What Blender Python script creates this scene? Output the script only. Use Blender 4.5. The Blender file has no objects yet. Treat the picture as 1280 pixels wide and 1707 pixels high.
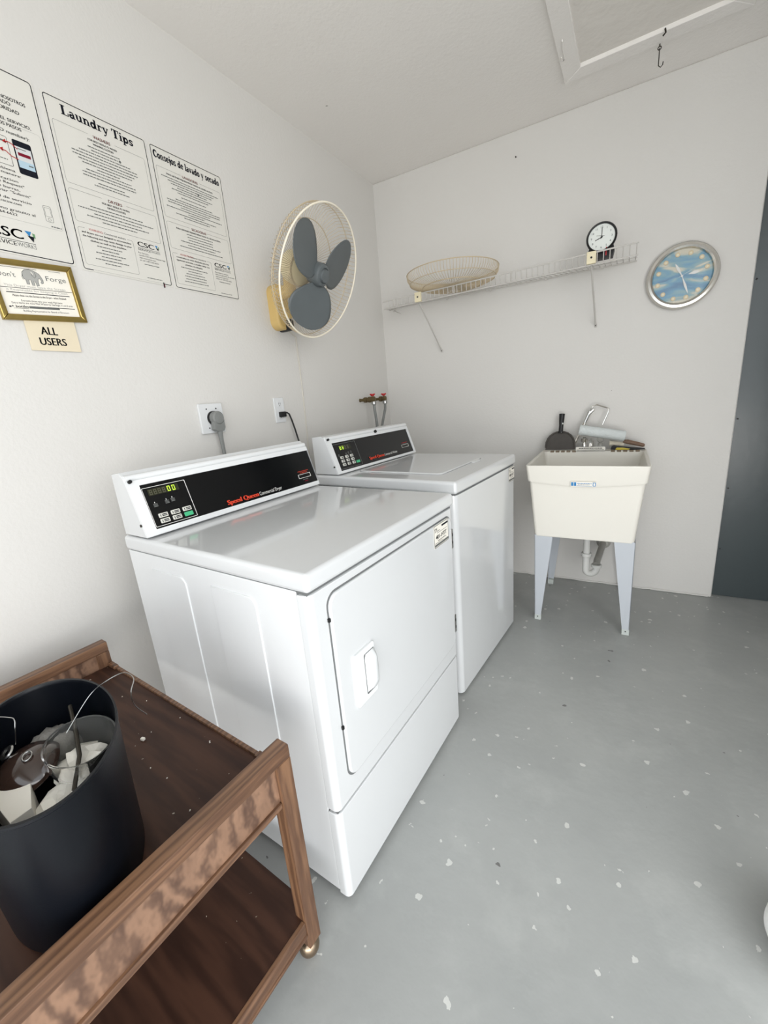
import bpy, bmesh, math, random
from mathutils import Matrix, Vector
rng = random.Random(7)
SC = bpy.context.scene
COL = SC.collection
PI = math.pi

# ------------------------------------------------------------------ camera
cam = bpy.data.cameras.new('camera')
cam.sensor_fit = 'VERTICAL'
cam.sensor_height = 36.0
cam.lens = 685.4 / 1707 * 36.0
cam.shift_x = -(643.4 - 640) / 1707
cam.shift_y = -(853.5 - 847.0) / 1707
cam.clip_start = 0.02
co = bpy.data.objects.new('camera', cam); COL.objects.link(co)
r_, u_, f_ = Vector((.8624, .5, -.0797)), Vector((-.0624, .2612, .9633)), Vector((-.5024, .8257, -.2564))
M = Matrix((( r_.x, u_.x, -f_.x, 1.5107), (r_.y, u_.y, -f_.y, -2.6464), (r_.z, u_.z, -f_.z, 1.22), (0, 0, 0, 1)))
co.matrix_world = M
SC.camera = co

# ------------------------------------------------------------------ world, lights, exposure
SC.view_settings.view_transform = 'Standard'
SC.view_settings.look = 'None'
SC.view_settings.exposure = 0.17
SC.view_settings.gamma = 1.0
SC.view_settings.use_curve_mapping = False
w = bpy.data.worlds.new('daylight'); SC.world = w; w.use_nodes = True
bg = w.node_tree.nodes['Background']
bg.inputs[0].default_value = (0.90, 0.95, 1.0, 1)
bg.inputs[1].default_value = 2.3

def area_light(name, loc, target, sx, sy, power, col):
    l = bpy.data.lights.new(name, 'AREA'); l.shape = 'RECTANGLE'; l.size = sx; l.size_y = sy
    l.energy = power; l.color = col
    o = bpy.data.objects.new(name, l); COL.objects.link(o); o.location = loc
    o.rotation_euler = (Vector(target) - Vector(loc)).to_track_quat('-Z', 'Y').to_euler()
    return o
area_light('doorway_daylight', (3.9, -3.7, 1.7), (0.9, -1.0, 1.1), 2.4, 2.0, 46, (1.0, 0.97, 0.93))
area_light('ceiling_fill', (2.2, -4.1, 0.25), (1.1, -1.0, 2.5), 2.4, 1.2, 46, (1.0, 0.96, 0.92))  # added fill lamp, aimed up to brighten the ceiling and back of the room

# ------------------------------------------------------------------ materials
def lin(c):
    return tuple(((v / 255) / 12.92 if v / 255 <= .04045 else ((v / 255 + .055) / 1.055) ** 2.4) for v in c) + (1,)
MATS = {}
def mat(name, rgb, rough=.5, metal=0, spec=.5, coat=0, bump=0, bscale=60, trans=0, alpha=1, ior=1.45, emit=None, var=0, vscale=3):
    m = bpy.data.materials.new(name); m.use_nodes = True
    nt = m.node_tree; b = nt.nodes['Principled BSDF']
    c = lin(rgb)
    b.inputs['Base Color'].default_value = c
    b.inputs['Roughness'].default_value = rough
    b.inputs['Metallic'].default_value = metal
    b.inputs['Specular IOR Level'].default_value = spec
    b.inputs['Coat Weight'].default_value = coat
    b.inputs['Coat Roughness'].default_value = .06
    b.inputs['Transmission Weight'].default_value = trans
    b.inputs['IOR'].default_value = ior
    b.inputs['Alpha'].default_value = alpha
    tc = nt.nodes.new('ShaderNodeTexCoord')
    if emit:
        b.inputs['Emission Color'].default_value = lin(emit[0]); b.inputs['Emission Strength'].default_value = emit[1]
    n = nt.nodes.new('ShaderNodeTexNoise'); n.inputs['Scale'].default_value = vscale; n.inputs['Detail'].default_value = 4
    nt.links.new(tc.outputs['Object'], n.inputs['Vector'])
    mx = nt.nodes.new('ShaderNodeMix'); mx.data_type = 'RGBA'
    mx.inputs['A'].default_value = tuple(v * (1 - var) for v in c[:3]) + (1,)
    mx.inputs['B'].default_value = tuple(min(1, v * (1 + var)) for v in c[:3]) + (1,)
    nt.links.new(n.outputs['Fac'], mx.inputs['Factor'])
    nt.links.new(mx.outputs['Result'], b.inputs['Base Color'])
    if bump:
        n2 = nt.nodes.new('ShaderNodeTexNoise'); n2.inputs['Scale'].default_value = bscale; n2.inputs['Detail'].default_value = 3
        nt.links.new(tc.outputs['Object'], n2.inputs['Vector'])
        bp = nt.nodes.new('ShaderNodeBump'); bp.inputs['Strength'].default_value = bump; bp.inputs['Distance'].default_value = .01
        nt.links.new(n2.outputs['Fac'], bp.inputs['Height']); nt.links.new(bp.outputs['Normal'], b.inputs['Normal'])
    MATS[name] = m
    return m

def speckle(m, scale, thr, col, coord='Object', seed=0):
    """scattered paint flecks: small blobs with a shape of their own"""
    nt = m.node_tree; b = nt.nodes['Principled BSDF']
    src = b.inputs['Base Color'].links[0].from_socket
    tc = nt.nodes.new('ShaderNodeTexCoord')
    mp = nt.nodes.new('ShaderNodeMapping'); mp.inputs['Location'].default_value = (seed, seed * 2, seed)
    nt.links.new(tc.outputs[coord], mp.inputs['Vector'])
    nz = nt.nodes.new('ShaderNodeTexNoise'); nz.inputs['Scale'].default_value = scale * 2.2
    nt.links.new(mp.outputs['Vector'], nz.inputs['Vector'])
    add = nt.nodes.new('ShaderNodeVectorMath'); add.operation = 'MULTIPLY_ADD'
    add.inputs[1].default_value = (.6 / scale,) * 3
    nt.links.new(nz.outputs['Color'], add.inputs[0]); nt.links.new(mp.outputs['Vector'], add.inputs[2])
    v = nt.nodes.new('ShaderNodeTexVoronoi'); v.inputs['Scale'].default_value = scale
    nt.links.new(add.outputs['Vector'], v.inputs['Vector'])
    # radius differs per cell
    sp = nt.nodes.new('ShaderNodeSeparateColor'); nt.links.new(v.outputs['Color'], sp.inputs[0])
    pw = nt.nodes.new('ShaderNodeMath'); pw.operation = 'POWER'; pw.inputs[1].default_value = 5
    nt.links.new(sp.outputs[0], pw.inputs[0])
    ml = nt.nodes.new('ShaderNodeMath'); ml.operation = 'MULTIPLY'; ml.inputs[1].default_value = thr
    nt.links.new(pw.outputs[0], ml.inputs[0])
    lt = nt.nodes.new('ShaderNodeMath'); lt.operation = 'LESS_THAN'
    nt.links.new(v.outputs['Distance'], lt.inputs[0]); nt.links.new(ml.outputs[0], lt.inputs[1])
    f = nt.nodes.new('ShaderNodeMath'); f.operation = 'MULTIPLY'; f.inputs[1].default_value = .75
    nt.links.new(lt.outputs[0], f.inputs[0])
    mx = nt.nodes.new('ShaderNodeMix'); mx.data_type = 'RGBA'; mx.inputs['B'].default_value = lin(col)
    nt.links.new(f.outputs[0], mx.inputs['Factor']); nt.links.new(src, mx.inputs['A'])
    nt.links.new(mx.outputs['Result'], b.inputs['Base Color'])

def patches(m, scale, col, lo, hi, amt, seed=0, stretch=(1, 1, 1)):
    """large worn patches of another tone"""
    nt = m.node_tree; b = nt.nodes['Principled BSDF']
    src = b.inputs['Base Color'].links[0].from_socket
    tc = nt.nodes.new('ShaderNodeTexCoord')
    mp = nt.nodes.new('ShaderNodeMapping'); mp.inputs['Location'].default_value = (seed, seed * 2, seed); mp.inputs['Scale'].default_value = stretch
    nt.links.new(tc.outputs['Object'], mp.inputs['Vector'])
    nz = nt.nodes.new('ShaderNodeTexNoise'); nz.inputs['Scale'].default_value = scale; nz.inputs['Detail'].default_value = 8; nz.inputs['Roughness'].default_value = .65
    nt.links.new(mp.outputs['Vector'], nz.inputs['Vector'])
    mr = nt.nodes.new('ShaderNodeMapRange'); mr.inputs['From Min'].default_value = lo; mr.inputs['From Max'].default_value = hi; mr.inputs['To Max'].default_value = amt
    nt.links.new(nz.outputs['Fac'], mr.inputs['Value'])
    mx = nt.nodes.new('ShaderNodeMix'); mx.data_type = 'RGBA'; mx.inputs['B'].default_value = lin(col)
    nt.links.new(mr.outputs['Result'], mx.inputs['Factor']); nt.links.new(src, mx.inputs['A'])
    nt.links.new(mx.outputs['Result'], b.inputs['Base Color'])

def wood(name, dark, light, grain=(1, 1, 1), scale=8, distort=3, rough=.4, direction='X'):
    m = bpy.data.materials.new(name); m.use_nodes = True
    nt = m.node_tree; b = nt.nodes['Principled BSDF']
    tc = nt.nodes.new('ShaderNodeTexCoord'); mp = nt.nodes.new('ShaderNodeMapping'); mp.inputs['Scale'].default_value = grain
    nt.links.new(tc.outputs['Object'], mp.inputs['Vector'])
    wv = nt.nodes.new('ShaderNodeTexWave'); wv.bands_direction = direction
    wv.inputs['Scale'].default_value = scale; wv.inputs['Distortion'].default_value = distort
    wv.inputs['Detail'].default_value = 4; wv.inputs['Detail Scale'].default_value = 1.6; wv.inputs['Detail Roughness'].default_value = .6
    nz = nt.nodes.new('ShaderNodeTexNoise'); nz.inputs['Scale'].default_value = scale * 5; nz.inputs['Detail'].default_value = 6
    nt.links.new(mp.outputs['Vector'], wv.inputs['Vector']); nt.links.new(mp.outputs['Vector'], nz.inputs['Vector'])
    ad = nt.nodes.new('ShaderNodeMath'); ad.operation = 'MULTIPLY_ADD'; ad.inputs[1].default_value = .45
    sb = nt.nodes.new('ShaderNodeMath'); sb.operation = 'MULTIPLY'; sb.inputs[1].default_value = .6
    nt.links.new(nz.outputs['Fac'], sb.inputs[0])
    nt.links.new(wv.outputs['Fac'], ad.inputs[0]); nt.links.new(sb.outputs[0], ad.inputs[2])
    rp = nt.nodes.new('ShaderNodeValToRGB'); rp.color_ramp.elements[0].color = lin(dark); rp.color_ramp.elements[1].color = lin(light)
    rp.color_ramp.elements[0].position = .15; rp.color_ramp.elements[1].position = .85
    nt.links.new(ad.outputs[0], rp.inputs[0]); nt.links.new(rp.outputs[0], b.inputs['Base Color'])
    b.inputs['Roughness'].default_value = rough
    MATS[name] = m
    return m

WALL = mat('wall_paint', (214, 212, 208), .6, bump=.10, bscale=90, var=.03, vscale=1.2)
CEIL = mat('ceiling_paint', (238, 235, 231), .75, bump=.12, bscale=70, var=.03, vscale=1.5)
FLOOR = mat('floor_paint', (163, 165, 163), .34, spec=.4, bump=.10, bscale=26, var=.12, vscale=2.2)
patches(FLOOR, 1.6, (146, 149, 148), .45, .7, .55, 3)
patches(FLOOR, 5.0, (186, 188, 185), .52, .75, .45, 9)
speckle(FLOOR, 9, .105, (215, 216, 211), seed=1.3)
speckle(FLOOR, 30, .26, (212, 213, 208), seed=4.1)
speckle(FLOOR, 14, .10, (84, 82, 80), seed=8.7)
patches(WALL, 30, (208, 203, 195), .70, .78, .5, 5)
speckle(CEIL, 7, .05, (140, 137, 130), seed=2.6)
speckle(WALL, 6, .05, (128, 122, 114), seed=5.2)
DOORG = mat('dark_grey_gloss_paint', (68, 76, 78), .24, spec=.5, bump=.04, bscale=30, var=.08, vscale=1.5)
ENAM = mat('white_enamel', (209, 211, 212), .12, coat=.5, var=.01)
ENAM2 = mat('white_textured_enamel', (218, 220, 221), .26, coat=.2, bump=.02, bscale=260, var=.01)
BRIGHT = mat('bright_white_plastic', (222, 224, 225), .25)
GAP = mat('seam_shade_grey', (104, 106, 106), .8)  # grey that paints in the shade of gaps and seams
BLACK = mat('black_gloss_panel', (9, 10, 12), .16, spec=.5)
BLACKP = mat('black_plastic', (20, 20, 22), .45)
INK = mat('black_ink', (22, 24, 34), .7, spec=.2)
INKG = mat('grey_ink', (104, 106, 104), .7, spec=.2)
INKL = mat('light_grey_ink', (168, 168, 164), .7, spec=.2)
RED = mat('red_ink', (176, 44, 44), .7, spec=.2)
DKRED = mat('dark_red_ink', (120, 24, 44), .7, spec=.2)
BLUEI = mat('blue_ink', (62, 130, 184), .7, spec=.2)
GREENI = mat('green_ink', (110, 150, 110), .7, spec=.2)
PAPER = mat('poster_sheet', (217, 215, 208), .42, var=.015)
SCRB = mat('screen_light_blue', (176, 200, 214), .5)
SCRW = mat('screen_light_grey', (206, 208, 208), .5)
ORANGE = mat('orange_red_print', (232, 76, 50), .5)
WHITEP = mat('white_print', (226, 226, 222), .5)
LCDB = mat('display_window', (44, 46, 32), .2)
LCDO = mat('unlit_segments', (84, 82, 66), .4)
LCD = mat('lit_yellow_green_segments', (176, 214, 60), .4, emit=((190, 226, 60), .7))
BTN = mat('pale_button', (206, 206, 198), .45)
GBTN = mat('green_button', (70, 176, 126), .45)
STEEL = mat('brushed_steel', (178, 178, 176), .28, metal=1)
CHROME = mat('chrome', (220, 218, 214), .12, metal=1)
SILVER = mat('silver_bezel', (205, 202, 196), .2, metal=1)
DARKM = mat('dark_metal', (70, 66, 60), .45, metal=.8)
GOLD = mat('brass_frame', (168, 146, 84), .3, metal=.85, var=.1, vscale=60)
CREAMW = mat('cream_wire', (196, 180, 152), .45)
CREAMB = mat('bright_cream_wire', (238, 230, 212), .4)
AGED = mat('aged_yellow_plastic', (212, 182, 118), .45, var=.05, vscale=12)
AGEDL = mat('pale_aged_plastic', (222, 208, 172), .45)
BLADE = mat('grey_fan_plastic', (92, 98, 100), .42, var=.08, vscale=14)
WIREW = mat('white_coated_wire', (196, 193, 188), .35)
CLIP = mat('ivory_clip', (228, 218, 186), .45)
DOTB = mat('black_dot', (18, 18, 18), .6)
TUB = mat('cream_tub_plastic', (224, 221, 212), .4, bump=.03, bscale=40, var=.02)
TUBD = mat('soiled_ribs', (132, 118, 100), .7, var=.2, vscale=60)
LEGB = mat('blue_grey_leg_paint', (186, 191, 197), .35, coat=.2, var=.02)
FOOTG = mat('worn_foot', (190, 196, 192), .6, var=.15, vscale=50)
PVC = mat('white_pvc', (222, 222, 218), .35)
GREYP = mat('grey_pipe', (170, 168, 162), .4, metal=.2, var=.1, vscale=30)
GREYC = mat('grey_cord', (128, 130, 128), .55)
BRASS = mat('old_brass', (112, 98, 70), .4, metal=.8, var=.2, vscale=80)
REDH = mat('red_handle', (186, 42, 48), .45)
WOODR = wood('walnut_rail_wood', (74, 50, 36), (132, 98, 73), grain=(7, .5, 7), scale=3, distort=9, rough=.42)
WOODL = wood('walnut_leg_wood', (78, 52, 37), (132, 98, 72), grain=(7, 7, .5), scale=3, distort=9, rough=.42)
BURL = wood('burl_panel_veneer', (76, 54, 43), (144, 112, 90), grain=(1, 1, .6), scale=7, distort=16, direction='Y', rough=.42)
TRAY = wood('dark_tray_laminate', (44, 26, 19), (72, 47, 35), grain=(.35, 3, 1), scale=2, distort=14, rough=.5, direction='Y')
TRAY.node_tree.nodes['Principled BSDF'].inputs['Specular IOR Level'].default_value = .25
speckle(TRAY, 60, .13, (190, 180, 165), seed=2.2)
BIN = mat('black_blue_plastic', (10, 13, 19), .36, spec=.3, bump=.02, bscale=300, var=.1, vscale=8)
CASTER = mat('bronze_caster', (150, 132, 112), .25, metal=.9)
GLASSC = mat('clear_plastic', (235, 235, 232), .05, trans=.95, ior=1.2)
GLASSB = mat('dark_brown_glass', (52, 38, 32), .12, coat=.6, var=.35, vscale=30)
CARD = mat('cream_card', (222, 210, 184), .7, var=.02)
WPAPER = mat('white_paper', (236, 232, 222), .7, bump=.05, bscale=30)
CREASE = mat('crumpled_paper', (236, 233, 224), .7, bump=.5, bscale=30)
LINT = mat('grey_lint', (128, 126, 122), .95, bump=.5, bscale=90, var=.15, vscale=40)
ROLLER = mat('pale_blue_nap', (212, 218, 218), .95, bump=.5, bscale=220, var=.04, vscale=30)
DUSTP = mat('dustpan_grey', (70, 66, 62), .6, var=.2, vscale=40)
HANDP = mat('paint_spattered_handle', (24, 24, 26), .4); speckle(HANDP, 70, .5, (225, 225, 222), seed=3)
YELL = mat('yellow_plastic', (206, 186, 70), .45)
BROWNH = mat('brown_handle', (120, 94, 76), .5, var=.2, vscale=50)
BRIST = mat('pale_bristles', (222, 214, 196), .9, bump=.5, bscale=200)
CLOCKW = mat('white_clock_face', (222, 226, 222), .4)
WOODDOT = mat('tan_dot', (214, 194, 154), .5, var=.15, vscale=120)
CABLEW = mat('painted_over_cable', (203, 198, 188), .6)
BAGW = mat('white_bag_cloth', (246, 246, 244), .6, bump=.1, bscale=12)
GLASSD = mat('clock_glass', (255, 255, 255), .03, alpha=.12, spec=1)

# blue marbled face
MARB = bpy.data.materials.new('blue_marbled_face'); MARB.use_nodes = True
nt = MARB.node_tree; b = nt.nodes['Principled BSDF']; tc = nt.nodes.new('ShaderNodeTexCoord')
mp = nt.nodes.new('ShaderNodeMapping'); mp.inputs['Scale'].default_value = (5, 15, 1); mp.inputs['Location'].default_value = (0, .4, .9)
nz = nt.nodes.new('ShaderNodeTexNoise'); nz.inputs['Scale'].default_value = 1.5; nz.inputs['Detail'].default_value = 5; nz.inputs['Distortion'].default_value = .6
rp = nt.nodes.new('ShaderNodeValToRGB')
els = rp.color_ramp.elements; els[0].position = .36; els[0].color = lin((44, 112, 152)); els[1].position = .64; els[1].color = lin((204, 198, 178))
e = els.new(.47); e.color = lin((74, 142, 176)); e = els.new(.56); e.color = lin((120, 160, 170))
nt.links.new(tc.outputs['Object'], mp.inputs['Vector']); nt.links.new(mp.outputs['Vector'], nz.inputs['Vector'])
nt.links.new(nz.outputs['Fac'], rp.inputs[0]); nt.links.new(rp.outputs[0], b.inputs['Base Color']); b.inputs['Roughness'].default_value = .35

# ------------------------------------------------------------------ mesh building
ID = Matrix.Identity(4)
WORLD = {}          # object name -> world matrix
def fr(o, x, y):
    """matrix with origin o, x axis x, y axis y"""
    x = Vector(x).normalized(); y = Vector(y); y = (y - x * y.dot(x)).normalized(); z = x.cross(y)
    return Matrix(((x.x, y.x, z.x, o[0]), (x.y, y.y, z.y, o[1]), (x.z, y.z, z.z, o[2]), (0, 0, 0, 1)))
def T(x, y, z): return Matrix.Translation((x, y, z))
def RX(a): return Matrix.Rotation(a, 4, 'X')
def RY(a): return Matrix.Rotation(a, 4, 'Y')
def RZ(a): return Matrix.Rotation(a, 4, 'Z')

TEXT = {}
def text_geo(s):
    if s not in TEXT:
        c = bpy.data.curves.new('t', 'FONT'); c.body = s; c.resolution_u = 3
        o = bpy.data.objects.new('t', c); COL.objects.link(o)
        dg = bpy.context.evaluated_depsgraph_get(); dg.update()
        me = bpy.data.meshes.new_from_object(o.evaluated_get(dg))
        TEXT[s] = ([v.co.copy() for v in me.vertices], [tuple(p.vertices) for p in me.polygons])
        bpy.data.objects.remove(o); bpy.data.curves.remove(c); bpy.data.meshes.remove(me)
    return TEXT[s]

def arc(cx, cy, rx, ry, a0, a1, n=10):
    return [(cx + rx * math.cos(math.radians(a0 + (a1 - a0) * i / n)), cy + ry * math.sin(math.radians(a0 + (a1 - a0) * i / n))) for i in range(n + 1)]
# heavy slab-serif letters as pen strokes: (width, points)
SER = {
 'L': (.78, [(.2, [(.24, 0), (.24, 1)]), (.07, [(.02, .035), (.72, .035)]), (.07, [(.02, .965), (.48, .965)]), (.08, [(.69, .0), (.70, .32)])]),
 'T': (.80, [(.2, [(.40, 0), (.40, 1)]), (.08, [(.02, .96), (.78, .96)]), (.07, [(.2, .035), (.6, .035)]), (.08, [(.05, 1), (.04, .7)]), (.08, [(.75, 1), (.76, .7)])]),
 'C': (.84, [(.2, arc(.45, .5, .31, .42, 75, 285, 16)), (.09, arc(.47, .5, .3, .45, 40, 80, 5)), (.09, arc(.47, .5, .3, .45, 280, 325, 5)), (.07, [(.75, .66), (.75, .98)])]),
 'a': (.62, [(.15, arc(.24, .19, .13, .15, 60, 330, 12)), (.07, [(.24, .37), (.44, .38)]), (.16, [(.44, .04), (.44, .5)]), (.1, arc(.28, .5, .17, .13, 10, 165, 8)), (.08, [(.42, .04), (.60, .04)])]),
 'u': (.74, [(.16, [(.18, .66), (.18, .2)]), (.12, arc(.34, .2, .16, .15, 180, 350, 8)), (.16, [(.54, .02), (.54, .66)]), (.07, [(.02, .63), (.2, .63)]), (.07, [(.4, .63), (.56, .63)]), (.07, [(.54, .035), (.72, .035)])]),
 'n': (.74, [(.16, [(.18, .02), (.18, .66)]), (.12, arc(.36, .44, .17, .17, 10, 170, 8)), (.16, [(.54, .02), (.54, .48)]), (.07, [(.02, .63), (.18, .63)]), (.07, [(.02, .035), (.34, .035)]), (.07, [(.4, .035), (.72, .035)])]),
 'd': (.72, [(.16, arc(.29, .32, .19, .26, 0, 360, 18)), (.17, [(.52, .02), (.52, 1)]), (.07, [(.38, .965), (.54, .965)]), (.07, [(.52, .035), (.70, .035)])]),
 'r': (.56, [(.16, [(.18, .02), (.18, .66)]), (.1, arc(.36, .44, .16, .16, 30, 150, 6)), (.14, [(.47, .55), (.47, .46)]), (.07, [(.02, .63), (.18, .63)]), (.07, [(.02, .035), (.38, .035)])]),
 'y': (.66, [(.16, [(.12, .64), (.34, .05)]), (.08, [(.56, .64), (.30, -.15), (.2, -.26), (.08, -.26)]), (.07, [(.0, .63), (.3, .63)]), (.07, [(.42, .63), (.66, .63)]), (.13, [(.08, -.22), (.14, -.24)])]),
 'i': (.38, [(.17, [(.2, .02), (.2, .66)]), (.07, [(.04, .63), (.2, .63)]), (.07, [(.02, .035), (.38, .035)]), (.17, [(.2, .8), (.2, .97)])]),
 'j': (.38, [(.17, [(.22, .66), (.22, -.15)]), (.1, arc(.1, -.13, .12, .14, -90, 0, 6)), (.07, [(.05, .63), (.22, .63)]), (.17, [(.22, .8), (.22, .97)])]),
 'l': (.38, [(.17, [(.2, .02), (.2, 1)]), (.07, [(.04, .965), (.2, .965)]), (.07, [(.02, .035), (.38, .035)])]),
 'p': (.72, [(.16, [(.18, .66), (.18, -.28)]), (.16, arc(.40, .33, .19, .26, 0, 360, 18)), (.07, [(.02, .63), (.18, .63)]), (.07, [(.02, -.27), (.36, -.27)])]),
 's': (.56, [(.13, arc(.28, .49, .16, .12, 30, 235, 9) + arc(.28, .18, .17, .13, 60, -150, 9)), (.07, [(.47, .46), (.47, .66)]), (.07, [(.06, .02), (.06, .22)])]),
 'o': (.66, [(.17, arc(.33, .33, .22, .26, 0, 360, 20))]),
 'e': (.60, [(.16, arc(.31, .33, .21, .26, 5, 320, 18)), (.07, [(.14, .34), (.52, .34)])]),
 'c': (.58, [(.16, arc(.31, .33, .21, .26, 50, 315, 16)), (.13, [(.46, .5), (.46, .42)])]),
 'v': (.66, [(.16, [(.12, .64), (.34, .03)]), (.08, [(.56, .64), (.34, .03)]), (.07, [(.0, .63), (.3, .63)]), (.07, [(.42, .63), (.66, .63)])]),
}

class MB:
    def __init__(s, M=ID): s.v = []; s.f = []; s.mi = []; s.ms = []; s.M = M
    def add(s, vs, fs, m, M=ID):
        if m not in s.ms: s.ms.append(m)
        k = s.ms.index(m); o = len(s.v); MM = s.M @ M
        s.v += [MM @ Vector(v) for v in vs]
        for f in fs: s.f.append([o + i for i in f]); s.mi.append(k)
        return s
    def bm(s, b, m, M=ID):
        b.verts.ensure_lookup_table(); b.verts.index_update()
        s.add([v.co.copy() for v in b.verts], [[v.index for v in f.verts] for f in b.faces], m, M); b.free(); return s
    def box(s, x0, x1, y0, y1, z0, z1, m, bev=0, seg=2, M=ID):
        b = bmesh.new(); bmesh.ops.create_cube(b, size=1)
        for v in b.verts: v.co = Vector(((x0 + x1) / 2 + v.co.x * (x1 - x0), (y0 + y1) / 2 + v.co.y * (y1 - y0), (z0 + z1) / 2 + v.co.z * (z1 - z0)))
        if bev: bmesh.ops.bevel(b, geom=list(b.edges), offset=bev, segments=seg, profile=.5, affect='EDGES')
        return s.bm(b, m, M)
    def prism(s, poly, d, m, bev=0, seg=2, M=ID, both=False):
        b = bmesh.new(); vs = [b.verts.new((x, y, 0)) for x, y in poly]; f = b.faces.new(vs)
        r = bmesh.ops.extrude_face_region(b, geom=[f])
        for v in [g for g in r['geom'] if isinstance(g, bmesh.types.BMVert)]: v.co.z = d
        bmesh.ops.recalc_face_normals(b, faces=list(b.faces))
        if bev:
            es = [e for e in b.edges if all(abs(v.co.z - d) < 1e-7 for v in e.verts) or (both and all(abs(v.co.z) < 1e-7 for v in e.verts))]
            bmesh.ops.bevel(b, geom=es, offset=bev, segments=seg, profile=.5, affect='EDGES')
        return s.bm(b, m, M)
    def ring(s, outer, inner, d, m, M=ID):
        n = len(outer); v = [(x, y, 0) for x, y in outer] + [(x, y, 0) for x, y in inner] + [(x, y, d) for x, y in outer] + [(x, y, d) for x, y in inner]
        fs = []
        for i in range(n):
            j = (i + 1) % n
            fs += [(2 * n + i, 2 * n + j, 3 * n + j, 3 * n + i), (i, j, 2 * n + j, 2 * n + i), (n + j, n + i, 3 * n + i, 3 * n + j)]
        return s.add(v, fs, m, M)
    def tube(s, pts, r, m, n=8, closed=False, M=ID, caps=True):
        P = [Vector(p) for p in pts]; K = len(P); rr = r if isinstance(r, (list, tuple)) else [r] * K
        vs = []; fs = []; ref = None
        for i, p in enumerate(P):
            a = P[(i - 1) % K] if (closed or i > 0) else p; c = P[(i + 1) % K] if (closed or i < K - 1) else p
            t = (c - a)
            t = t.normalized() if t.length > 1e-9 else Vector((0, 0, 1))
            if ref is None:
                ref = Vector((0, 0, 1)) if abs(t.z) < .9 else Vector((1, 0, 0))
            u = (ref - t * ref.dot(t))
            u = u.normalized() if u.length > 1e-6 else t.orthogonal().normalized()
            ref = u; w2 = t.cross(u)
            for k in range(n):
                a2 = 2 * PI * k / n; vs.append(p + (u * math.cos(a2) + w2 * math.sin(a2)) * rr[i])
        for i in range(K if closed else K - 1):
            j = (i + 1) % K
            for k in range(n):
                l = (k + 1) % n; fs.append((i * n + k, i * n + l, j * n + l, j * n + k))
        if caps and not closed:
            fs.append(tuple(range(n - 1, -1, -1))); fs.append(tuple((K - 1) * n + k for k in range(n)))
        return s.add(vs, fs, m, M)
    def lathe(s, prof, m, n=32, M=ID):
        vs = []; fs = []; K = len(prof)
        for r, z in prof:
            for k in range(n):
                a = 2 * PI * k / n; vs.append((max(r, 1e-5) * math.cos(a), max(r, 1e-5) * math.sin(a), z))
        for i in range(K - 1):
            for k in range(n):
                l = (k + 1) % n; fs.append((i * n + k, i * n + l, (i + 1) * n + l, (i + 1) * n + k))
        return s.add(vs, fs, m, M)
    def flat(s, poly, m, z=0, M=ID):
        return s.add([(x, y, z) for x, y in poly], [tuple(range(len(poly)))], m, M)
    def bar(s, x0, y0, x1, y1, m, z=0, M=ID):
        return s.flat([(x0, y0), (x1, y0), (x1, y1), (x0, y1)], m, z, M)
    def stroke(s, pts, wd, m, z=0, M=ID, closed=False):
        P = [Vector((a, b)) for a, b in pts]; K = len(P); vs = []
        for i, p in enumerate(P):
            a = P[i - 1] if (i > 0 or closed) else p; c = P[(i + 1) % K] if (i < K - 1 or closed) else p
            t = (c - a)
            t = t.normalized() if t.length > 1e-9 else Vector((1, 0))
            n = Vector((-t.y, t.x)) * wd / 2
            vs += [(p.x + n.x, p.y + n.y, z), (p.x - n.x, p.y - n.y, z)]
        fs = [(2 * i + 1, 2 * ((i + 1) % K) + 1, 2 * ((i + 1) % K), 2 * i) for i in range(K if closed else K - 1)]
        return s.add(vs, fs, m, M)
    def text(s, t, x, y, h, m, w=None, z=0, M=ID, align='L', bold=0):
        """t with cap height h at baseline (x, y); w = total width to fit"""
        vs, fs = text_geo(t)
        if not vs: return s
        mx0 = min(v.x for v in vs); mx1 = max(v.x for v in vs); sy = h / .7
        sx = sy if w is None else w / (mx1 - mx0)
        W = (mx1 - mx0) * sx; ox = x - (W / 2 if align == 'C' else W if align == 'R' else 0)
        for dx in ((0,) if not bold else (-bold, 0, bold)):
            s.add([(ox + (v.x - mx0) * sx + dx, y + v.y * sy, z) for v in vs], fs, m, M)
        return s
    def serif(s, t, x, y, h, m, w, z=0, M=ID):
        tot = sum(SER[c][0] if c != ' ' else .38 for c in t); k = w / tot; cx = x
        for c in t:
            if c == ' ': cx += .38 * k; continue
            ad, st = SER[c]
            for wd, P in st:
                s.stroke([(0, 0)] if False else [(cx + a * k, y + b * h) for a, b in P], wd * (k * .8 + h) / 2 * 1.45, m, z, M)
            cx += ad * k
        return s
    def words(s, x0, x1, y, h, m, z=0, M=ID, fill=.85):
        """a line of print too small to read: word-sized marks"""
        x = x0
        while x < x1 - .001:
            L = min(rng.uniform(.003, .012), x1 - x)
            s.bar(x, y, x + L, y + h, m, z, M); x += L + .0016
        return s
    def build(s, name, parent=None, origin=None, smooth=True, ang=35, label=None, cat=None, group=None, kind=None):
        me = bpy.data.meshes.new(name)
        base = WORLD[parent.name] if parent else (T(*origin) if origin else ID)
        inv = base.inverted()
        me.from_pydata([inv @ v for v in s.v], [], s.f)
        for m in s.ms: me.materials.append(m)
        me.polygons.foreach_set('material_index', s.mi)
        if smooth:
            me.polygons.foreach_set('use_smooth', [True] * len(s.f)); me.update(); me.set_sharp_from_angle(angle=math.radians(ang))
        me.update()
        o = bpy.data.objects.new(name, me); COL.objects.link(o)
        if smooth:
            wn = o.modifiers.new('weighted_normals', 'WEIGHTED_NORMAL'); wn.keep_sharp = True
        WORLD[o.name] = base.copy()
        if parent: o.parent = parent
        else: o.matrix_world = base
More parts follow.
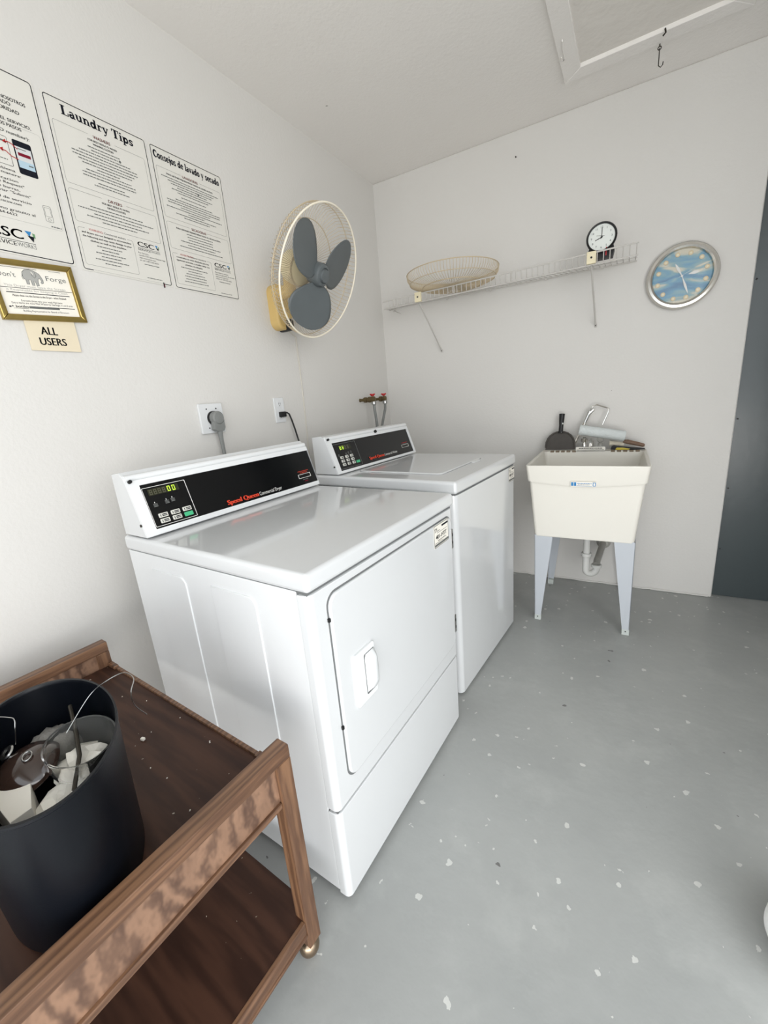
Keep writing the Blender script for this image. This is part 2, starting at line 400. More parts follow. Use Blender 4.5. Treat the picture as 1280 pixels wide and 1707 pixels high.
        return tag(o, label, cat, group, kind)
def tag(o, label=None, cat=None, group=None, kind=None):
    if label: o['label'] = label
    if cat: o['category'] = cat
    if group: o['group'] = group
    if kind: o['kind'] = kind
    return o
def thing(name, label, cat, M=ID, group=None):
    o = bpy.data.objects.new(name, None); COL.objects.link(o); o.empty_display_size = .05
    o.matrix_world = M; WORLD[o.name] = M.copy()
    return tag(o, label, cat, group)
def rrect(x0, x1, y0, y1, r, n=5, corners=(1, 1, 1, 1)):
    """ccw from bottom-left"""
    o = []
    for i, (cx, cy, a0) in enumerate(((x0 + r, y0 + r, 180), (x1 - r, y0 + r, 270), (x1 - r, y1 - r, 0), (x0 + r, y1 - r, 90))):
        if corners[i]: o += arc(cx, cy, r, r, a0, a0 + 90, n)
        else: o.append(((x0, y0), (x1, y0), (x1, y1), (x0, y1))[i])
    return o
def struct(name, mb, smooth=False):
    return mb.build(name, smooth=smooth, kind='structure')

# ------------------------------------------------------------------ the room
H = 2.535
WA = .0218
def BW(M2=ID): return RZ(WA) @ fr((0, 0, 0), (1, 0, 0), (0, 0, 1)) @ M2   # back wall frame: x along, y up, z out of the wall
def bwp(s, z, o=0): return tuple(RZ(WA) @ Vector((s, -o, z)))
WEND = 1.956
struct('floor', MB().box(-.15, 9, -12, .5, -.12, 0, FLOOR))
struct('ceiling', MB().box(-.15, 2.75, -3.6, .5, H, H + .12, CEIL))
struct('wall_left', MB().box(-.15, 0, -3.6, .3, 0, H, WALL))
struct('wall_back', MB(RZ(WA)).box(-.1, WEND, 0, .15, 0, H, WALL, bev=.004, seg=1))
d = MB(RZ(WA)).box(WEND + .004, 2.56, .035, .08, 0.004, H - .001, DOORG)
for z in (.28, .62, .98, 1.62):
    d.tube([(WEND + .016, .0355, z), (WEND + .016, .032, z)], .004, DOTB, 8)
struct('door_1', d)
struct('wall_right', MB().box(2.55, 2.7, -1.9, .4, 0, H, WALL))
struct('wall_front', MB().box(-.15, .55, -3.6, -3.45, 0, H, WALL).box(.55, 2.7, -3.6, -3.45, 2.25, H, WALL))
# painted-over lip of old plaster along the foot of the back wall
t = MB(RZ(WA)); x = .75
pts = []
while x < WEND - .01:
    pts.append((x, -.0015 - rng.random() * .004, .004 + rng.random() * .004)); x += .035
t.tube(pts, [.004 + rng.random() * .004 for _ in pts], WALL, 6)
struct('trim_1', t)

# ------------------------------------------------------------------ ceiling hatch
hx0, hx1, hy0, hy1, tw = 1.156, 1.808, -.885, -.222, .071
HA = thing('ceiling_hatch', 'square white access hatch with mitred trim in the ceiling', 'hatch', T((hx0 + hx1) / 2, (hy0 + hy1) / 2, H))
for nm, P in (('a', [(hx0, hy0), (hx0 + tw, hy0 + tw), (hx0 + tw, hy1 - tw), (hx0, hy1)]), ('b', [(hx0, hy1), (hx0 + tw, hy1 - tw), (hx1 - tw, hy1 - tw), (hx1, hy1)]),
              ('c', [(hx1, hy1), (hx1 - tw, hy1 - tw), (hx1 - tw, hy0 + tw), (hx1, hy0)]), ('d', [(hx1, hy0), (hx1 - tw, hy0 + tw), (hx0 + tw, hy0 + tw), (hx0, hy0)])):
    MB(T(0, 0, H - .0002) @ Matrix.Scale(-1, 4, (0, 0, 1))).prism(P, .020, CEIL, bev=.002, seg=1).build('trim_board', HA)
PANM = mat('rough_hatch_paint', (226, 222, 216), .85, bump=.45, bscale=16, var=.04, vscale=6)
MB().box(hx0 + tw, hx1 - tw, hy0 + tw, hy1 - tw, H - .005, H - .0005, PANM).build('panel', HA)
def hook(x, y, m, dx, dy, L, dang):
    b = MB().tube([(x, y, H - .014), (x, y, H - .03)], .0022, m, 6)
    c = (x, y, H - .034)
    b.tube([(c[0] + .006 * math.cos(a) , c[1], c[2] + .006 * math.sin(a)) for a in [i * PI / 5 for i in range(10)]], .0018, m, 6, closed=True)
    e = (x + dx, y + dy, c[2] - dang)
    b.tube([c, e, (e[0] + .008, e[1], e[2] - .008), (e[0] + .015, e[1], e[2] - .002), (e[0] + .016, e[1], e[2] + .008)], .0018, m, 6)
    return b
hook(1.513, -.228, DARKM, .0, .0, .05, .058).build('hook', HA, label='dark hanging hook')
MB().tube([(1.527, -.300, H - .016), (1.53, -.300, H - .03), (1.522, -.306, H - .04)], .003, DARKM, 6).build('hook_eye', HA)
MB().tube([(1.183, -.50, H - .016), (1.183, -.50, H - .024), (1.178, -.44, H - .022), (1.178, -.39, H - .022), (1.168, -.39, H - .026), (1.168, -.41, H - .024)], .0028, CEIL, 6).build('hook', HA, label='painted-over white hook')

# ------------------------------------------------------------------ machines
def machine_console(root, wd, x0, x1, z0, z1, zt, xb, pan, M):
    """sloped control head; returns matrix of its face (x along width, y up the slope, z outward)"""
    prof = [(x0, z0), (x1, z1), (x1 - .006, z1 + .012), (x1 - .022, zt), (xb, zt - .004), (xb, z0)]
    Mx = M @ fr((0, wd - .001, 0), (1, 0, 0), (0, 0, 1))       # extrude toward -y
    MB(Mx).prism(prof, wd - .002, ENAM, bev=.003, both=True).build('console_housing', root)
    F = M @ fr((x0, 0, z0), (0, 1, 0), (x1 - x0, 0, z1 - z0))
    Ls = math.hypot(x1 - x0, z1 - z0)
    s0, s1, t0, t1 = pan
    fb = MB(F)
    o = rrect(.001, wd - .001, .001, Ls, .004, 3); i = rrect(s0, s1, t0, t1, .002, 3)
    fb.ring(o, i, .006, BRIGHT)
    fb.build('face_frame', root)
    # rolled top rail
    MB(M).tube([(x1 - .004, .004, z1 + .008), (x1 - .004, wd - .004, z1 + .008)], .0095, BRIGHT, 12).build('top_rail', root)
    sc = MB(F)
    for s, t in ((.006, .158),):
        sc.tube([(s + .004, t, .008), (s + .004, t, .016)], .005, DOTB, 10)
    sc.build('screw', root)
    MB(M).tube([(x0 - .012, .0005, z0 + .035), (x0 - .012, -.002, z0 + .035)], .004, DARKM, 8).build('screw', root)
    p = MB(F @ T(0, 0, .0015)).bar(s0, t0, s1, t1, BLACK)
    return F, p

def brand(p, s0, s1, c1, t, h, word, z=.0026):
    p.text('Speed Queen', s0, t, h * 1.12, ORANGE, w=s1 - s0, z=z, bold=.0014)
    p.text(word, s1 + .005, t, h * .95, WHITEP, w=c1 - s1 - .005, z=z)

def seg8(b, x, y, h, m, z, on):
    w = h * .55; k = h * .13
    S = {'a': (x, y + h - k, x + w, y + h), 'd': (x, y, x + w, y + k), 'g': (x, y + h / 2 - k / 2, x + w, y + h / 2 + k / 2), 'f': (x, y + h / 2, x + k, y + h), 'b': (x + w - k, y + h / 2, x + w, y + h), 'e': (x, y, x + k, y + h / 2), 'c': (x + w - k, y, x + w, y + h / 2)}
    for q in on: b.bar(*S[q], m, z)

def service_label(root, M, y0, y1, z0, z1, name='service_label'):
    F = M @ fr((.0, y0, z0), (0, 1, 0), (0, 0, 1)); W = y1 - y0; Hh = z1 - z0
    b = MB(F @ T(0, 0, .0078))
    b.prism(rrect(0, W, 0, Hh, .004, 3), .0006, WPAPER)
    z = .0012
    b.ring(rrect(.001, W - .001, .001, Hh - .001, .003, 3), rrect(.003, W - .003, .003, Hh - .003, .002, 3), .001, INKG)
    b.text('CSC', .006, Hh - .017, .007, INK, z=z, bold=.0003)
    b.bar(W * .52, Hh - .014, W - .006, Hh - .008, INK, z)
    b.words(.006, W * .4, Hh - .022, .002, INKG, z)
    b.bar(W * .2, Hh * .63, W - .012, Hh * .63 + .001, INK, z)
    b.text('401-HTT' if name == 'service_label' else '401-HTT', W * .12, Hh * .37, Hh * .18, INK, w=W * .72, z=z, bold=.0006)
    b.words(W * .25, W * .8, Hh * .27, .002, INK, z)
    b.words(.006, W * .6, Hh * .2, .0015, INKG, z)
    b.bar(.004, .005, W - .004, .012, INKG, z)
    return b.build('service_label', root)

# --- dryer
DM = T(.9774, -2.0968, 0) @ RZ(-.0443)
DR = thing('clothes_dryer', 'white coin-laundry dryer nearest the brown cart, with front door and black control panel', 'dryer', DM)
dw = .701
b = MB(DM).box(-.711, -.034, .002, dw - .002, .02, .857, ENAM2, bev=.004)
for y in (.0,):
    for xa, xb2 in ((-.594, -.437), (-.327, -.166)):
        Mx = DM @ fr((xb2, y + .003, 0), (-1, 0, 0), (0, 0, 1))
        # raised side stiffener, one upper corner rounded
        w_ = xb2 - xa
        P = [(0, .10), (w_, .10), (w_, .815)] + [(.025 - .025 * math.sin(a * PI / 10), .79 + .025 * math.cos(a * PI / 10)) for a in range(0, 6)]
        b.prism(P[::-1], -.0045, ENAM2, bev=.0022, M=fr((xb2, .003, 0), (-1, 0, 0), (0, 0, 1)))
b.build('cabinet', DR)
for y in (.05, .65):
    for x in (-.66, -.06):
        MB(DM).lathe([(0, 0), (.018, 0), (.018, .01), (.01, .012), (.01, .024)], DARKM, 12, M=T(x, y, 0)).build('foot', DR)
def wrap(z0, z1, x_in=-.031, x_out=0.0, wd=dw, m=ENAM):
    P = [(x_in, 0.0)] + arc(x_out - .016, .016, .016, .016, -90, 0, 6) + arc(x_out - .016, wd - .016, .016, .016, 0, 90, 6) + [(x_in, wd)]
    return P
MB(DM).prism(wrap(0, 0), .852 - .292, ENAM, bev=.004, both=True, M=T(0, 0, .292)).build('front_panel', DR)
tb = MB(DM).prism(wrap(0, 0), .286 - .016, ENAM, bev=.004, both=True, M=T(0, 0, .016)); tb.build('toe_panel', DR)
MB(DM).box(-.045, -.006, .005, dw - .005, .28, .30, GAP).build('panel_seam', DR)
MB(DM).box(-.70, -.006, .004, dw - .004, .85, .86, GAP).build('top_seam', DR)
MB(DM).box(-.713, .004, -.003, dw + .003, .8575, .901, ENAM, bev=.011, seg=4).build('top_cover', DR)
F = DM @ fr((0, 0, 0), (0, 1, 0), (0, 0, 1))
MB(F).prism(rrect(.0485, .6795, .345, .834, .032, 6), .0012, GAP).build('door_gap_shade', DR)  # grey plate standing in for the shaded gap around the door
dd = MB(F @ T(0, 0, .0012)).prism(rrect(.0525, .6765, .35, .830, .03, 6), .0065, ENAM, bev=.0045, seg=3)
door = dd.build('door', DR)
# handle: pocket plate and overhanging grip
hd = MB(F @ T(0, 0, .006))
hd.prism(rrect(.103, .183, .513, .654, .006, 3), .009, BRIGHT, bev=.004, seg=3)
hd.prism(rrect(.136, .178, .530, .640, .004, 3), .0002, GAP, M=T(0, 0, .0092))  # thin grey sheet: shade of the recess behind the grip, painted in
hh = hd.build('door_handle', door)
g = MB(F)
gv = []; gf = []
ny, nz_ = 8, 8
for i in range(ny + 1):
    for j in range(nz_ + 1):
        u = i / ny; v = j / nz_
        y = .138 + .040 * u; z = .535 + .104 * v
        dpt = .016 + .016 * math.sin(PI * min(1, u * .55 + .25)) * (1 - (2 * v - 1) ** 6)
        gv.append((y, z, dpt if (0 < i < ny and 0 < j < nz_) else .014))
for i in range(ny):
    for j in range(nz_):
        a = i * (nz_ + 1) + j; gf.append((a, a + nz_ + 1, a + nz_ + 2, a + 1))
g.add(gv, gf, BRIGHT).build('grip', door, ang=60)
for z in (.432, .750):
    hb = MB(F).box(.668, .681, z - .034, z + .034, .0, .0095, STEEL, bev=.002)
    for q in (-.012, .014): hb.box(.672, .676, z + q - .005, z + q + .005, .009, .0102, DOTB)
    hb.build('hinge', door)
for z in (.776, .50): MB(F).box(.046, .051, z - .004, z + .004, .001, .006, DOTB).build('door_bumper', door)
service_label(DR, DM, .542, .648, .758, .832)
FC, p = machine_console(DR, dw, -.585, -.635, .905, 1.058, 1.083, -.70, (.032, .700, .016, .145), DM)
z = .0012
p.ring(rrect(.035, .162, .021, .135, .002, 2), rrect(.0362, .1608, .0222, .1338, .002, 2), .0012, WHITEP)
p.bar(.048, .110, .138, .129, LCDB, .0008)
for k in range(4): seg8(p, .052 + k * .0125, .112, .0145, LCDO, z, 'abcdefg')
for k in range(2): seg8(p, .104 + k * .0145, .112, .0155, LCD, z, 'abcdef')
for x, y in ((.054, .088), (.088, .090), (.106, .092)):
    p.flat([(x, y), (x + .003, y), (x + .0015, y + .004)], WHITEP, z)
    for q in range(3): p.bar(x - .004, y - .004 - q * .0035, x + .008, y - .002 - q * .0035, INKG, z)
brand(p, .272, .398, .507, .024, .0135, 'Commercial Dryer')
p.ring(rrect(.607, .673, .042, .058, .001, 2), rrect(.6085, .6715, .0435, .0565, .001, 2), .0012, WHITEP)
p.text('PROGRAM', .611, .067, .004, ORANGE, w=.055, z=z); p.text('CARD', .62, .061, .004, ORANGE, w=.04, z=z); p.words(.625, .655, .034, .003, INKG, z); p.words(.63, .65, .027, .003, DKRED, z)
p.build('control_panel', DR)
for k in range(6):
    x = .066 + (k % 3) * .036; y = .034 if k >= 3 else .050
    m = GBTN if k == 5 else BTN
    q = MB(FC @ T(0, 0, .0015)).prism(rrect(x - .0135, x + .0135, y - .0062, y + .0062, .002, 3), .0018, m, bev=.0006, seg=1)
    if k < 5:
        q.bar(x - .004, y + .0006, x + .010, y + .0032, INK, .0024); q.bar(x - .004, y - .0034, x + .010, y - .001, INK, .0024); q.bar(x - .0095, y - .004, x - .0075, y + .003, INK, .0024)
    q.build('button', DR, label='green start button' if k == 5 else None)

# --- washer
WM = T(.9769, -1.2786, 0) @ RZ(-.0787)
WR = thing('washing_machine', 'white top-loading washer between the dryer and the laundry sink', 'washer', WM)
ww = .666
P = [(-.70, 0.0)] + arc(-.022, .022, .022, .022, -90, 0, 6) + arc(-.022, ww - .022, .022, .022, 0, 90, 6) + [(-.70, ww)]
MB(WM).prism(P, .859 - .012, ENAM, M=T(0, 0, .012)).build('cabinet', WR)
for y in (.05, .61):
    for x in (-.65, -.06):
        MB(WM).lathe([(0, 0), (.018, 0), (.018, .008), (.01, .012)], DARKM, 12, M=T(x, y, 0)).build('foot', WR)
MB(WM).box(-.69, -.006, .006, ww - .006, .856, .866, GAP).build('top_seam', WR)
MB(WM).box(-.702, .004, -.003, ww + .003, .8635, .912, ENAM, bev=.012, seg=4).build('top_cover', WR)
TL = WM @ fr((0, 0, .9115), (1, 0, 0), (0, 1, 0))
MB(TL).prism(rrect(-.535, -.108, .106, .534, .03, 6), .0008, GAP).build('lid_gap', WR)
lid = MB(TL @ T(0, 0, .0008)).prism(rrect(-.532, -.111, .109, .531, .028, 6), .005, ENAM, bev=.004, seg=3).build('lid', WR)
MB(TL).prism(rrect(-.112, -.096, .40, .47, .004, 3), .0045, BRIGHT, bev=.002).build('lid_catch', lid)
service_label(WR, WM @ T(-.0068, 0, 0), .574, .655, .788, .858)
FC, p = machine_console(WR, ww, -.56, -.612, .915, 1.062, 1.083, -.69, (.029, .650, .012, .141), WM)
p.ring(rrect(.033, .189, .018, .134, .002, 2), rrect(.0345, .1875, .0195, .1325, .002, 2), .0012, INKG)
p.bar(.068, .103, .150, .124, LCDB, .0008)
for k in range(4): seg8(p, .072 + k * .0175, .105, .0165, LCD if k < 2 else LCDO, z, 'bcdefg' if k < 2 else 'abcdefg')
for x, y in ((.05, .085), (.10, .085), (.118, .088), (.136, .090)):
    for q in range(3): p.bar(x - .004, y - q * .004, x + .006, y + .002 - q * .004, INKG, z)
brand(p, .251, .372, .494, .028, .0125, 'Commercial Washer')
p.ring(rrect(.553, .620, .044, .060, .001, 2), rrect(.5548, .6182, .0458, .0582, .001, 2), .0012, BTN)
p.words(.56, .615, .068, .003, RED, z); p.words(.565, .61, .062, .003, INKG, z)
p.build('control_panel', WR)
for r in range(3):
    for c in range(3):
        x = .066 + c * .034; y = .070 - r * .0165
        MB(FC @ T(0, 0, .0015)).prism(rrect(x - .0105, x + .0105, y - .006, y + .006, .002, 3), .0018, BTN, bev=.0006, seg=1).bar(x - .003, y - .003, x + .006, y + .003, INKG, .0024).build('button', WR)
MB(FC @ T(0, 0, .0015)).prism(rrect(.152, .178, .030, .042, .002, 3), .0018, GBTN, bev=.0006, seg=1).build('button', WR, label='green start button')
MB(FC).tube([(.362, .157, .004), (.362, .157, .014)], .0075, DOTB, 12).build('screw', WR, label='black screw in the top rail')

# ------------------------------------------------------------------ sink
sx, sr = 1.3248, .018
SM = T(sx, 0, 0) @ RZ(sr)
SK = thing('laundry_sink', 'cream plastic laundry tub on four blue-grey legs against the back wall', 'sink', SM @ T(0, -.3, 0))
def rr4(hw, y0, y1, z, r=.02, n=4, sag=0, bow=None):
    o = []
    for x, y in rrect_dense(-hw, hw, y0, y1, r, n):
        zz = z
        if sag and abs(y - y0) < 1e-4: zz -= sag * (1 - (x / hw) ** 2)
        o.append((x, y, zz))
    return o
def rrect_dense(x0, x1, y0, y1, r, n):
    o = []; C = ((x0 + r, y0 + r, 180), (x1 - r, y0 + r, 270), (x1 - r, y1 - r, 0), (x0 + r, y1 - r, 90))
    for i, (cx, cy, a0) in enumerate(C):
        a = arc(cx, cy, r, r, a0, a0 + 90, n); o += a
        nx = C[(i + 1) % 4]; st = arc(nx[0], nx[1], r, r, nx[2], nx[2] + 90, n)[0]; e = a[-1]
        for k in range(1, 9): o.append((e[0] + (st[0] - e[0]) * k / 9, e[1] + (st[1] - e[1]) * k / 9))
    return o
lv = [rr4(.219, -.546, -.05, .480, .015), rr4(.222, -.549, -.048, .486, .018), rr4(.248, -.562, -.036, .772, .018, sag=.02), rr4(.2525, -.569, -.032, .768, .018, sag=.02), rr4(.255, -.572, -.031, .776, .018, sag=.02),
      rr4(.262, -.578, -.030, .842, .016), rr4(.2615, -.5775, -.030, .848, .015), rr4(.252, -.568, -.036, .849, .013), rr4(.247, -.563, -.098, .846, .02), rr4(.240, -.555, -.104, .82, .02), rr4(.205, -.53, -.12, .51, .03), rr4(.1, -.43, -.2, .50, .03), rr4(.03, -.34, -.28, .498, .02)]
vs = []; fs = []; n = len(lv[0])
for L in lv: vs += L
for i in range(len(lv) - 1):
    for k in range(n):
        l = (k + 1) % n; fs.append((i * n + k, i * n + l, (i + 1) * n + l, (i + 1) * n + k))
fs.append(tuple(range(n - 1, -1, -1))); fs.append(tuple((len(lv) - 1) * n + k for k in range(n)))
MB(SM).add(vs, fs, TUB).build('tub', SK, ang=40)
for x0, lb in ((-.215, 'soiled brown ribs at the left of the ledge'), (.095, 'soiled brown ribs at the right of the ledge')):
    rb = MB(SM).box(x0 - .004, x0 + .140, -.092, -.085, .846, .8495, TUB, bev=.001, seg=1)
    for k in range(5): rb.box(x0 + k * .029, x0 + k * .029 + .02, -.100, -.085, .841, .8505, TUBD, bev=.001, seg=1)
    rb.build('soap_ribs', SK, label=lb)
st = MB(SM @ fr((-.055, -.5785, .752), (1, 0, 0), (0, -.09, 1)))
st.prism(rrect(0, .108, 0, .024, .001, 2), .002, WPAPER)
st.bar(.002, .003, .012, .021, BLUEI, .0024); st.bar(.014, .003, .024, .021, BLUEI, .0024)
st.bar(.026, .003, .09, .0045, BLUEI, .0024); st.words(.028, .088, .014, .003, BLUEI, .0024); st.words(.03, .08, .008, .002, INKG, .0024); st.bar(.093, .003, .106, .021, BLUEI, .0024)
st.bar(.096, .006, .103, .018, WPAPER, .0028)
st.build('label_sticker', SK, label='small blue and white sticker')
for fx, ytop, ysgn in ((-1, -.545, 1), (1, -.545, 1), (-1, -.055, -1), (1, -.055, -1)):
    l = MB(SM); xo = fx * .2205 + (.006 if fx > 0 else 0); xo2 = fx * (.214 if fx < 0 else .228)
    th = .003
    # plate facing the room and plate facing the side, meeting along the outer corner
    z1, z0 = .486, .028
    yo = ytop
    def q(x, y, z): return (x, y, z)
    ix, bx = -fx * .088, -fx * .031
    for (ax, ay, bx_, by) in ((ix, 0, bx, 0), (0, ysgn * .06, 0, ysgn * .028)):
        nx, ny = (0, ysgn * th) if ay == 0 else (-fx * th, 0)
        A = [(xo, yo, z1), (xo + ax, yo + ay, z1), (xo2 + bx_, yo + by, z0), (xo2, yo, z0)]
        V = A + [(x + nx, y + ny, zz) for x, y, zz in A]
        l.add(V, [(0, 1, 2, 3), (7, 6, 5, 4), (0, 4, 5, 1), (1, 5, 6, 2), (2, 6, 7, 3), (3, 7, 4, 0)], LEGB)
    lo = l.build('leg', SK, smooth=False)
    c = MB(SM)
    c.box(min(xo2, xo2 + bx) - .001, max(xo2, xo2 + bx) + .001, min(yo, yo + ysgn * .028) - .001, max(yo, yo + ysgn * .028) + .001, 0, .03, FOOTG, bev=.002)
    c.tube([(xo2 + bx / 2, yo - ysgn * .001, .02), (xo2 + bx / 2, yo - ysgn * .003, .02)], .003, DOTB, 8)
    c.build('foot', lo)
# drain
dp = MB(SM)
dp.lathe([(.0, .50), (.035, .50), (.035, .476), (.024, .470), (.0215, .455), (.0175, .45), (.0175, .30)], PVC, 20, M=T(.008, -.25, 0))
dp.lathe([(.0185, .30), (.026, .30), (.027, .292), (.026, .282), (.0195, .278)], PVC, 20, M=T(.008, -.25, 0))
R_ = .026
pp = [(.008, -.25, .285), (.008, -.25, .205)] + [(.008 + R_ - R_ * math.cos(a), -.25 + .012 * (1 - math.cos(a)), .200 - R_ * math.sin(a)) for a in [PI * i / 10 for i in range(11)]] + [(.060, -.226, .222)]
dp.tube(pp, .0185, PVC, 16)
dp.lathe([(.0185, .0), (.027, .0), (.028, .006), (.027, .014), (.019, .016)], PVC, 20, M=T(.060, -.226, .212))
dp.build('drain_trap', SK, label='white plastic drain trap')
gp = MB(SM).tube([(.060, -.226, .226), (.061, -.20, .240), (.066, -.17, .252), (.083, -.018, .285)], .018, GREYP, 16)
gp.build('drain_arm', SK, label='grey metal waste pipe into the wall')
MB(SM @ T(.084, -.008, .287) @ RX(PI / 2)).lathe([(.0, -.012), (.040, -.012), (.038, .004), (.026, .012), (.024, .022), (.0, .022)], GREYP, 24).build('wall_flange', SK)
# faucet
fa = MB(SM)
fa.box(-.055, .055, -.088, -.045, .849, .868, CHROME, bev=.005)
for x in (-.04, .04):
    fa.lathe([(.013, 0), (.012, .02), (.008, .026), (.017, .032), (.018, .05), (.012, .056), (0, .057)], GLASSC if x > 0 else CHROME, 12, M=T(x, -.066, .866))
fa.lathe([(.012, 0), (.011, .03), (.008, .04)], CHROME, 14, M=T(-.005, -.066, .866))
fa.tube([(-.005, -.066, .885), (-.005, -.070, .902), (-.005, -.085, .908), (-.006, -.12, .904), (-.006, -.15, .893), (-.006, -.152, .880)], .0075, CHROME, 12)
fa.build('faucet', SK, label='chrome faucet with two handles')
pl = MB(SM @ fr((-.080, -.104, .850), (1, 0, 0), (0, .35, 1)))
pl.prism(rrect(0, .148, 0, .022, .001, 2), .002, STEEL)
pl.prism(rrect(.002, .146, .002, .020, .001, 2), .0024, WPAPER); pl.bar(.006, .0035, .142, .0055, INKG, .0028); pl.words(.016, .132, .011, .0045, INKG, .0028)
pl.build('faucet_sticker', SK, label='blue and silver printed strip before the faucet')

# --- things on the sink ledge
ZL = .850
dpm = SM @ T(-.168, -.066, ZL + .002) @ RX(-math.radians(14))
DPN = thing('dustpan', 'dark grey metal dustpan leaning upright on the left of the sink ledge', 'dustpan', dpm)
pan = []
for i in range(13):
    a = PI * i / 12; pan.append((.078 * math.cos(a), .012 + .092 * math.sin(a) ** .8))
out = [(.080, 0)] + pan + [(-.080, 0)]
Fp = dpm @ fr((0, 0, 0), (1, 0, 0), (0, 0, 1))
pm = MB(Fp).prism(out, .003, DUSTP)
pm.tube([(x, y, .005) for x, y in pan], .005, DUSTP, 8)
pm.build('pan', DPN)
MB(Fp).tube([(0, .095, .004), (0, .11, .005), (.001, .14, .008), (.002, .205, .008)], [.016, .012, .0125, .016], HANDP, 12).build('handle', DPN, label='black handle spattered with white paint')

rf = MB()
def W3(x, y, z): return tuple(SM @ Vector((x, y, z)))
RF = thing('paint_roller_frame', 'bent chrome wire paint roller frame leaning on wall above the sink', 'roller frame', SM @ T(-.09, -.05, ZL))
fz = MB(SM)
fz.tube([(-.102, -.062, .856), (-.090, -.058, .89), (-.060, -.040, .97), (-.020, -.026, 1.065), (-.008, -.024, 1.088), (.012, -.023, 1.094), (.062, -.022, 1.075), (.072, -.022, 1.066), (.070, -.022, 1.052), (.046, -.03, .985)], .004, CHROME, 8)
fz.build('wire', RF)
MB(SM).tube([(-.088, -.045, .884), (-.030, -.030, 1.02), (-.006, -.030, 1.068)], .0035, CHROME, 8).build('brace_wire', RF)
MB(SM).tube([(-.020, -.033, 1.062), (-.044, -.038, 1.0)], [.009, .007], STEEL, 10).tube([(-.005, -.03, 1.07), (-.026, -.034, 1.048)], .010, STEEL, 10).build('ferrule', RF)

RC = MB(SM)
a, b2 = Vector((-.068, -.086, .966)), Vector((.158, -.070, .922)); dr = (b2 - a).normalized()
RC.tube([a, a + dr * .004, b2 - dr * .004, b2], [.024, .028, .028, .025], ROLLER, 20, caps=False)
RC.tube([a + dr * .001, b2 - dr * .001], .020, DARKM, 16)
o = RC.build('roller_cover', origin=W3(.045, -.064, .945), label='pale blue-grey fuzzy paint roller cover resting across the sink faucet', cat='roller cover')

UK = thing('utility_knife', 'yellow and black utility knife on the right of the sink ledge', 'knife', SM @ T(.16, -.08, ZL))
MB(SM).prism([(.092, .853), (.098, .872), (.108, .876), (.150, .868), (.21, .862), (.252, .858), (.255, .852), (.20, .850), (.12, .850)], .016, BLACKP, bev=.003, M=fr((0, -.072, 0), (1, 0, 0), (0, 0, 1))).build('body', UK)
MB(SM).prism([(.115, .853), (.122, .864), (.150, .863), (.185, .857), (.18, .852), (.13, .851)], .003, YELL, bev=.001, M=fr((0, -.088, 0), (1, 0, 0), (0, 0, 1))).build('inlay', UK)
PB = thing('paint_brush', 'brown-handled paint brush lying behind the utility knife', 'brush', SM @ T(.16, -.05, ZL))
MB(SM).tube([(.150, -.052, .893), (.17, -.052, .890), (.21, -.052, .880), (.245, -.052, .870), (.252, -.052, .868)], [.008, .012, .011, .010, .006], BROWNH, 10).build('handle', PB)
MB(SM).tube([(.085, -.052, .884), (.155, -.052, .876)], [.013, .010], BRIST, 10).build('bristles', PB)

# ------------------------------------------------------------------ posters
def csc_logo(b, x, y, w, h, z, full=True):
    """x,y = left end of the letters' baseline; w = letters width"""
    b.text('CSC', x, y, h, INK, w=w, z=z, bold=w * .012)
    ax = x + w * 1.08; s = h * .9
    b.flat([(ax, y + h), (ax + s * .75, y + h * 1.02), (ax + s * .45, y + h * .45)], BLUEI, z)
    b.flat([(ax + s * .2, y + h * .55), (ax + s * .95, y + h * .5), (ax + s * .75, y - h * .1)], INK, z + .0001)
    b.flat([(ax + s * .8, y + h * .9), (ax + s * 1.1, y + h * .85), (ax + s * 1.08, y + h * .35), (ax + s * .85, y + h * .45)], GREENI, z)
    b.bar(x - w * .04, y - h * .30, x + w * 1.34, y - h * .25, INK, z)
    b.text('SERVICE', x - w * .04, y - h * .82, h * .42, INK, w=w * .78, z=z, bold=w * .002)
    b.text('WORKS', x + w * .76, y - h * .82, h * .42, INKG, w=w * .58, z=z)

def outline(b, x0, x1, y0, y1, wd, m, z, r=.006, gap=None):
    o = rrect(x0, x1, y0, y1, r, 3); i = rrect(x0 + wd, x1 - wd, y0 + wd, y1 - wd, max(r - wd, .0005), 3)
    n = len(o)
    v = [(x, y, z) for x, y in o] + [(x, y, z) for x, y in i]
    b.add(v, [(k, (k + 1) % n, n + (k + 1) % n, n + k) for k in range(n)], m)

def sheet(y0, z0, w=.30, h=.455, off=.0):
    F = fr((.0005 + off, y0, z0), (0, 1, 0), (0, 0, 1))
    b = MB(F); b.box(-.004, w + .003, -.004, h + .004, 0, .0012, PAPER)
    return b, F
Z1 = .0016; Z2 = .0020
b, F = sheet(-2.185, 1.693)
outline(b, 0, .30, 0, .455, .0024, INK, Z1, .008)
for tx, x, y, h_, cw, m_ in (('A NOSOTROS', .272, .386, .0085, .0067, INK), ('PRIORIZADO', .236, .3735, .0085, .0067, INK), ('PRIORIDAD', .252, .3595, .0085, .0067, INK),
                             ('PROGRAMA DEL SERVICIO,', .272, .333, .0078, .0066, INK), ('EN DOS PASOS', .247, .320, .0078, .0064, INK), ('identificación (ID number):', .261, .303, .0075, .0057, INKG)):
    b.text(tx, x, y, h_, m_, w=cw * len(tx), z=Z1, align='R', bold=.0003)
outline(b, .012, .292, .087, .328, .0006, INKL, Z1, .008)
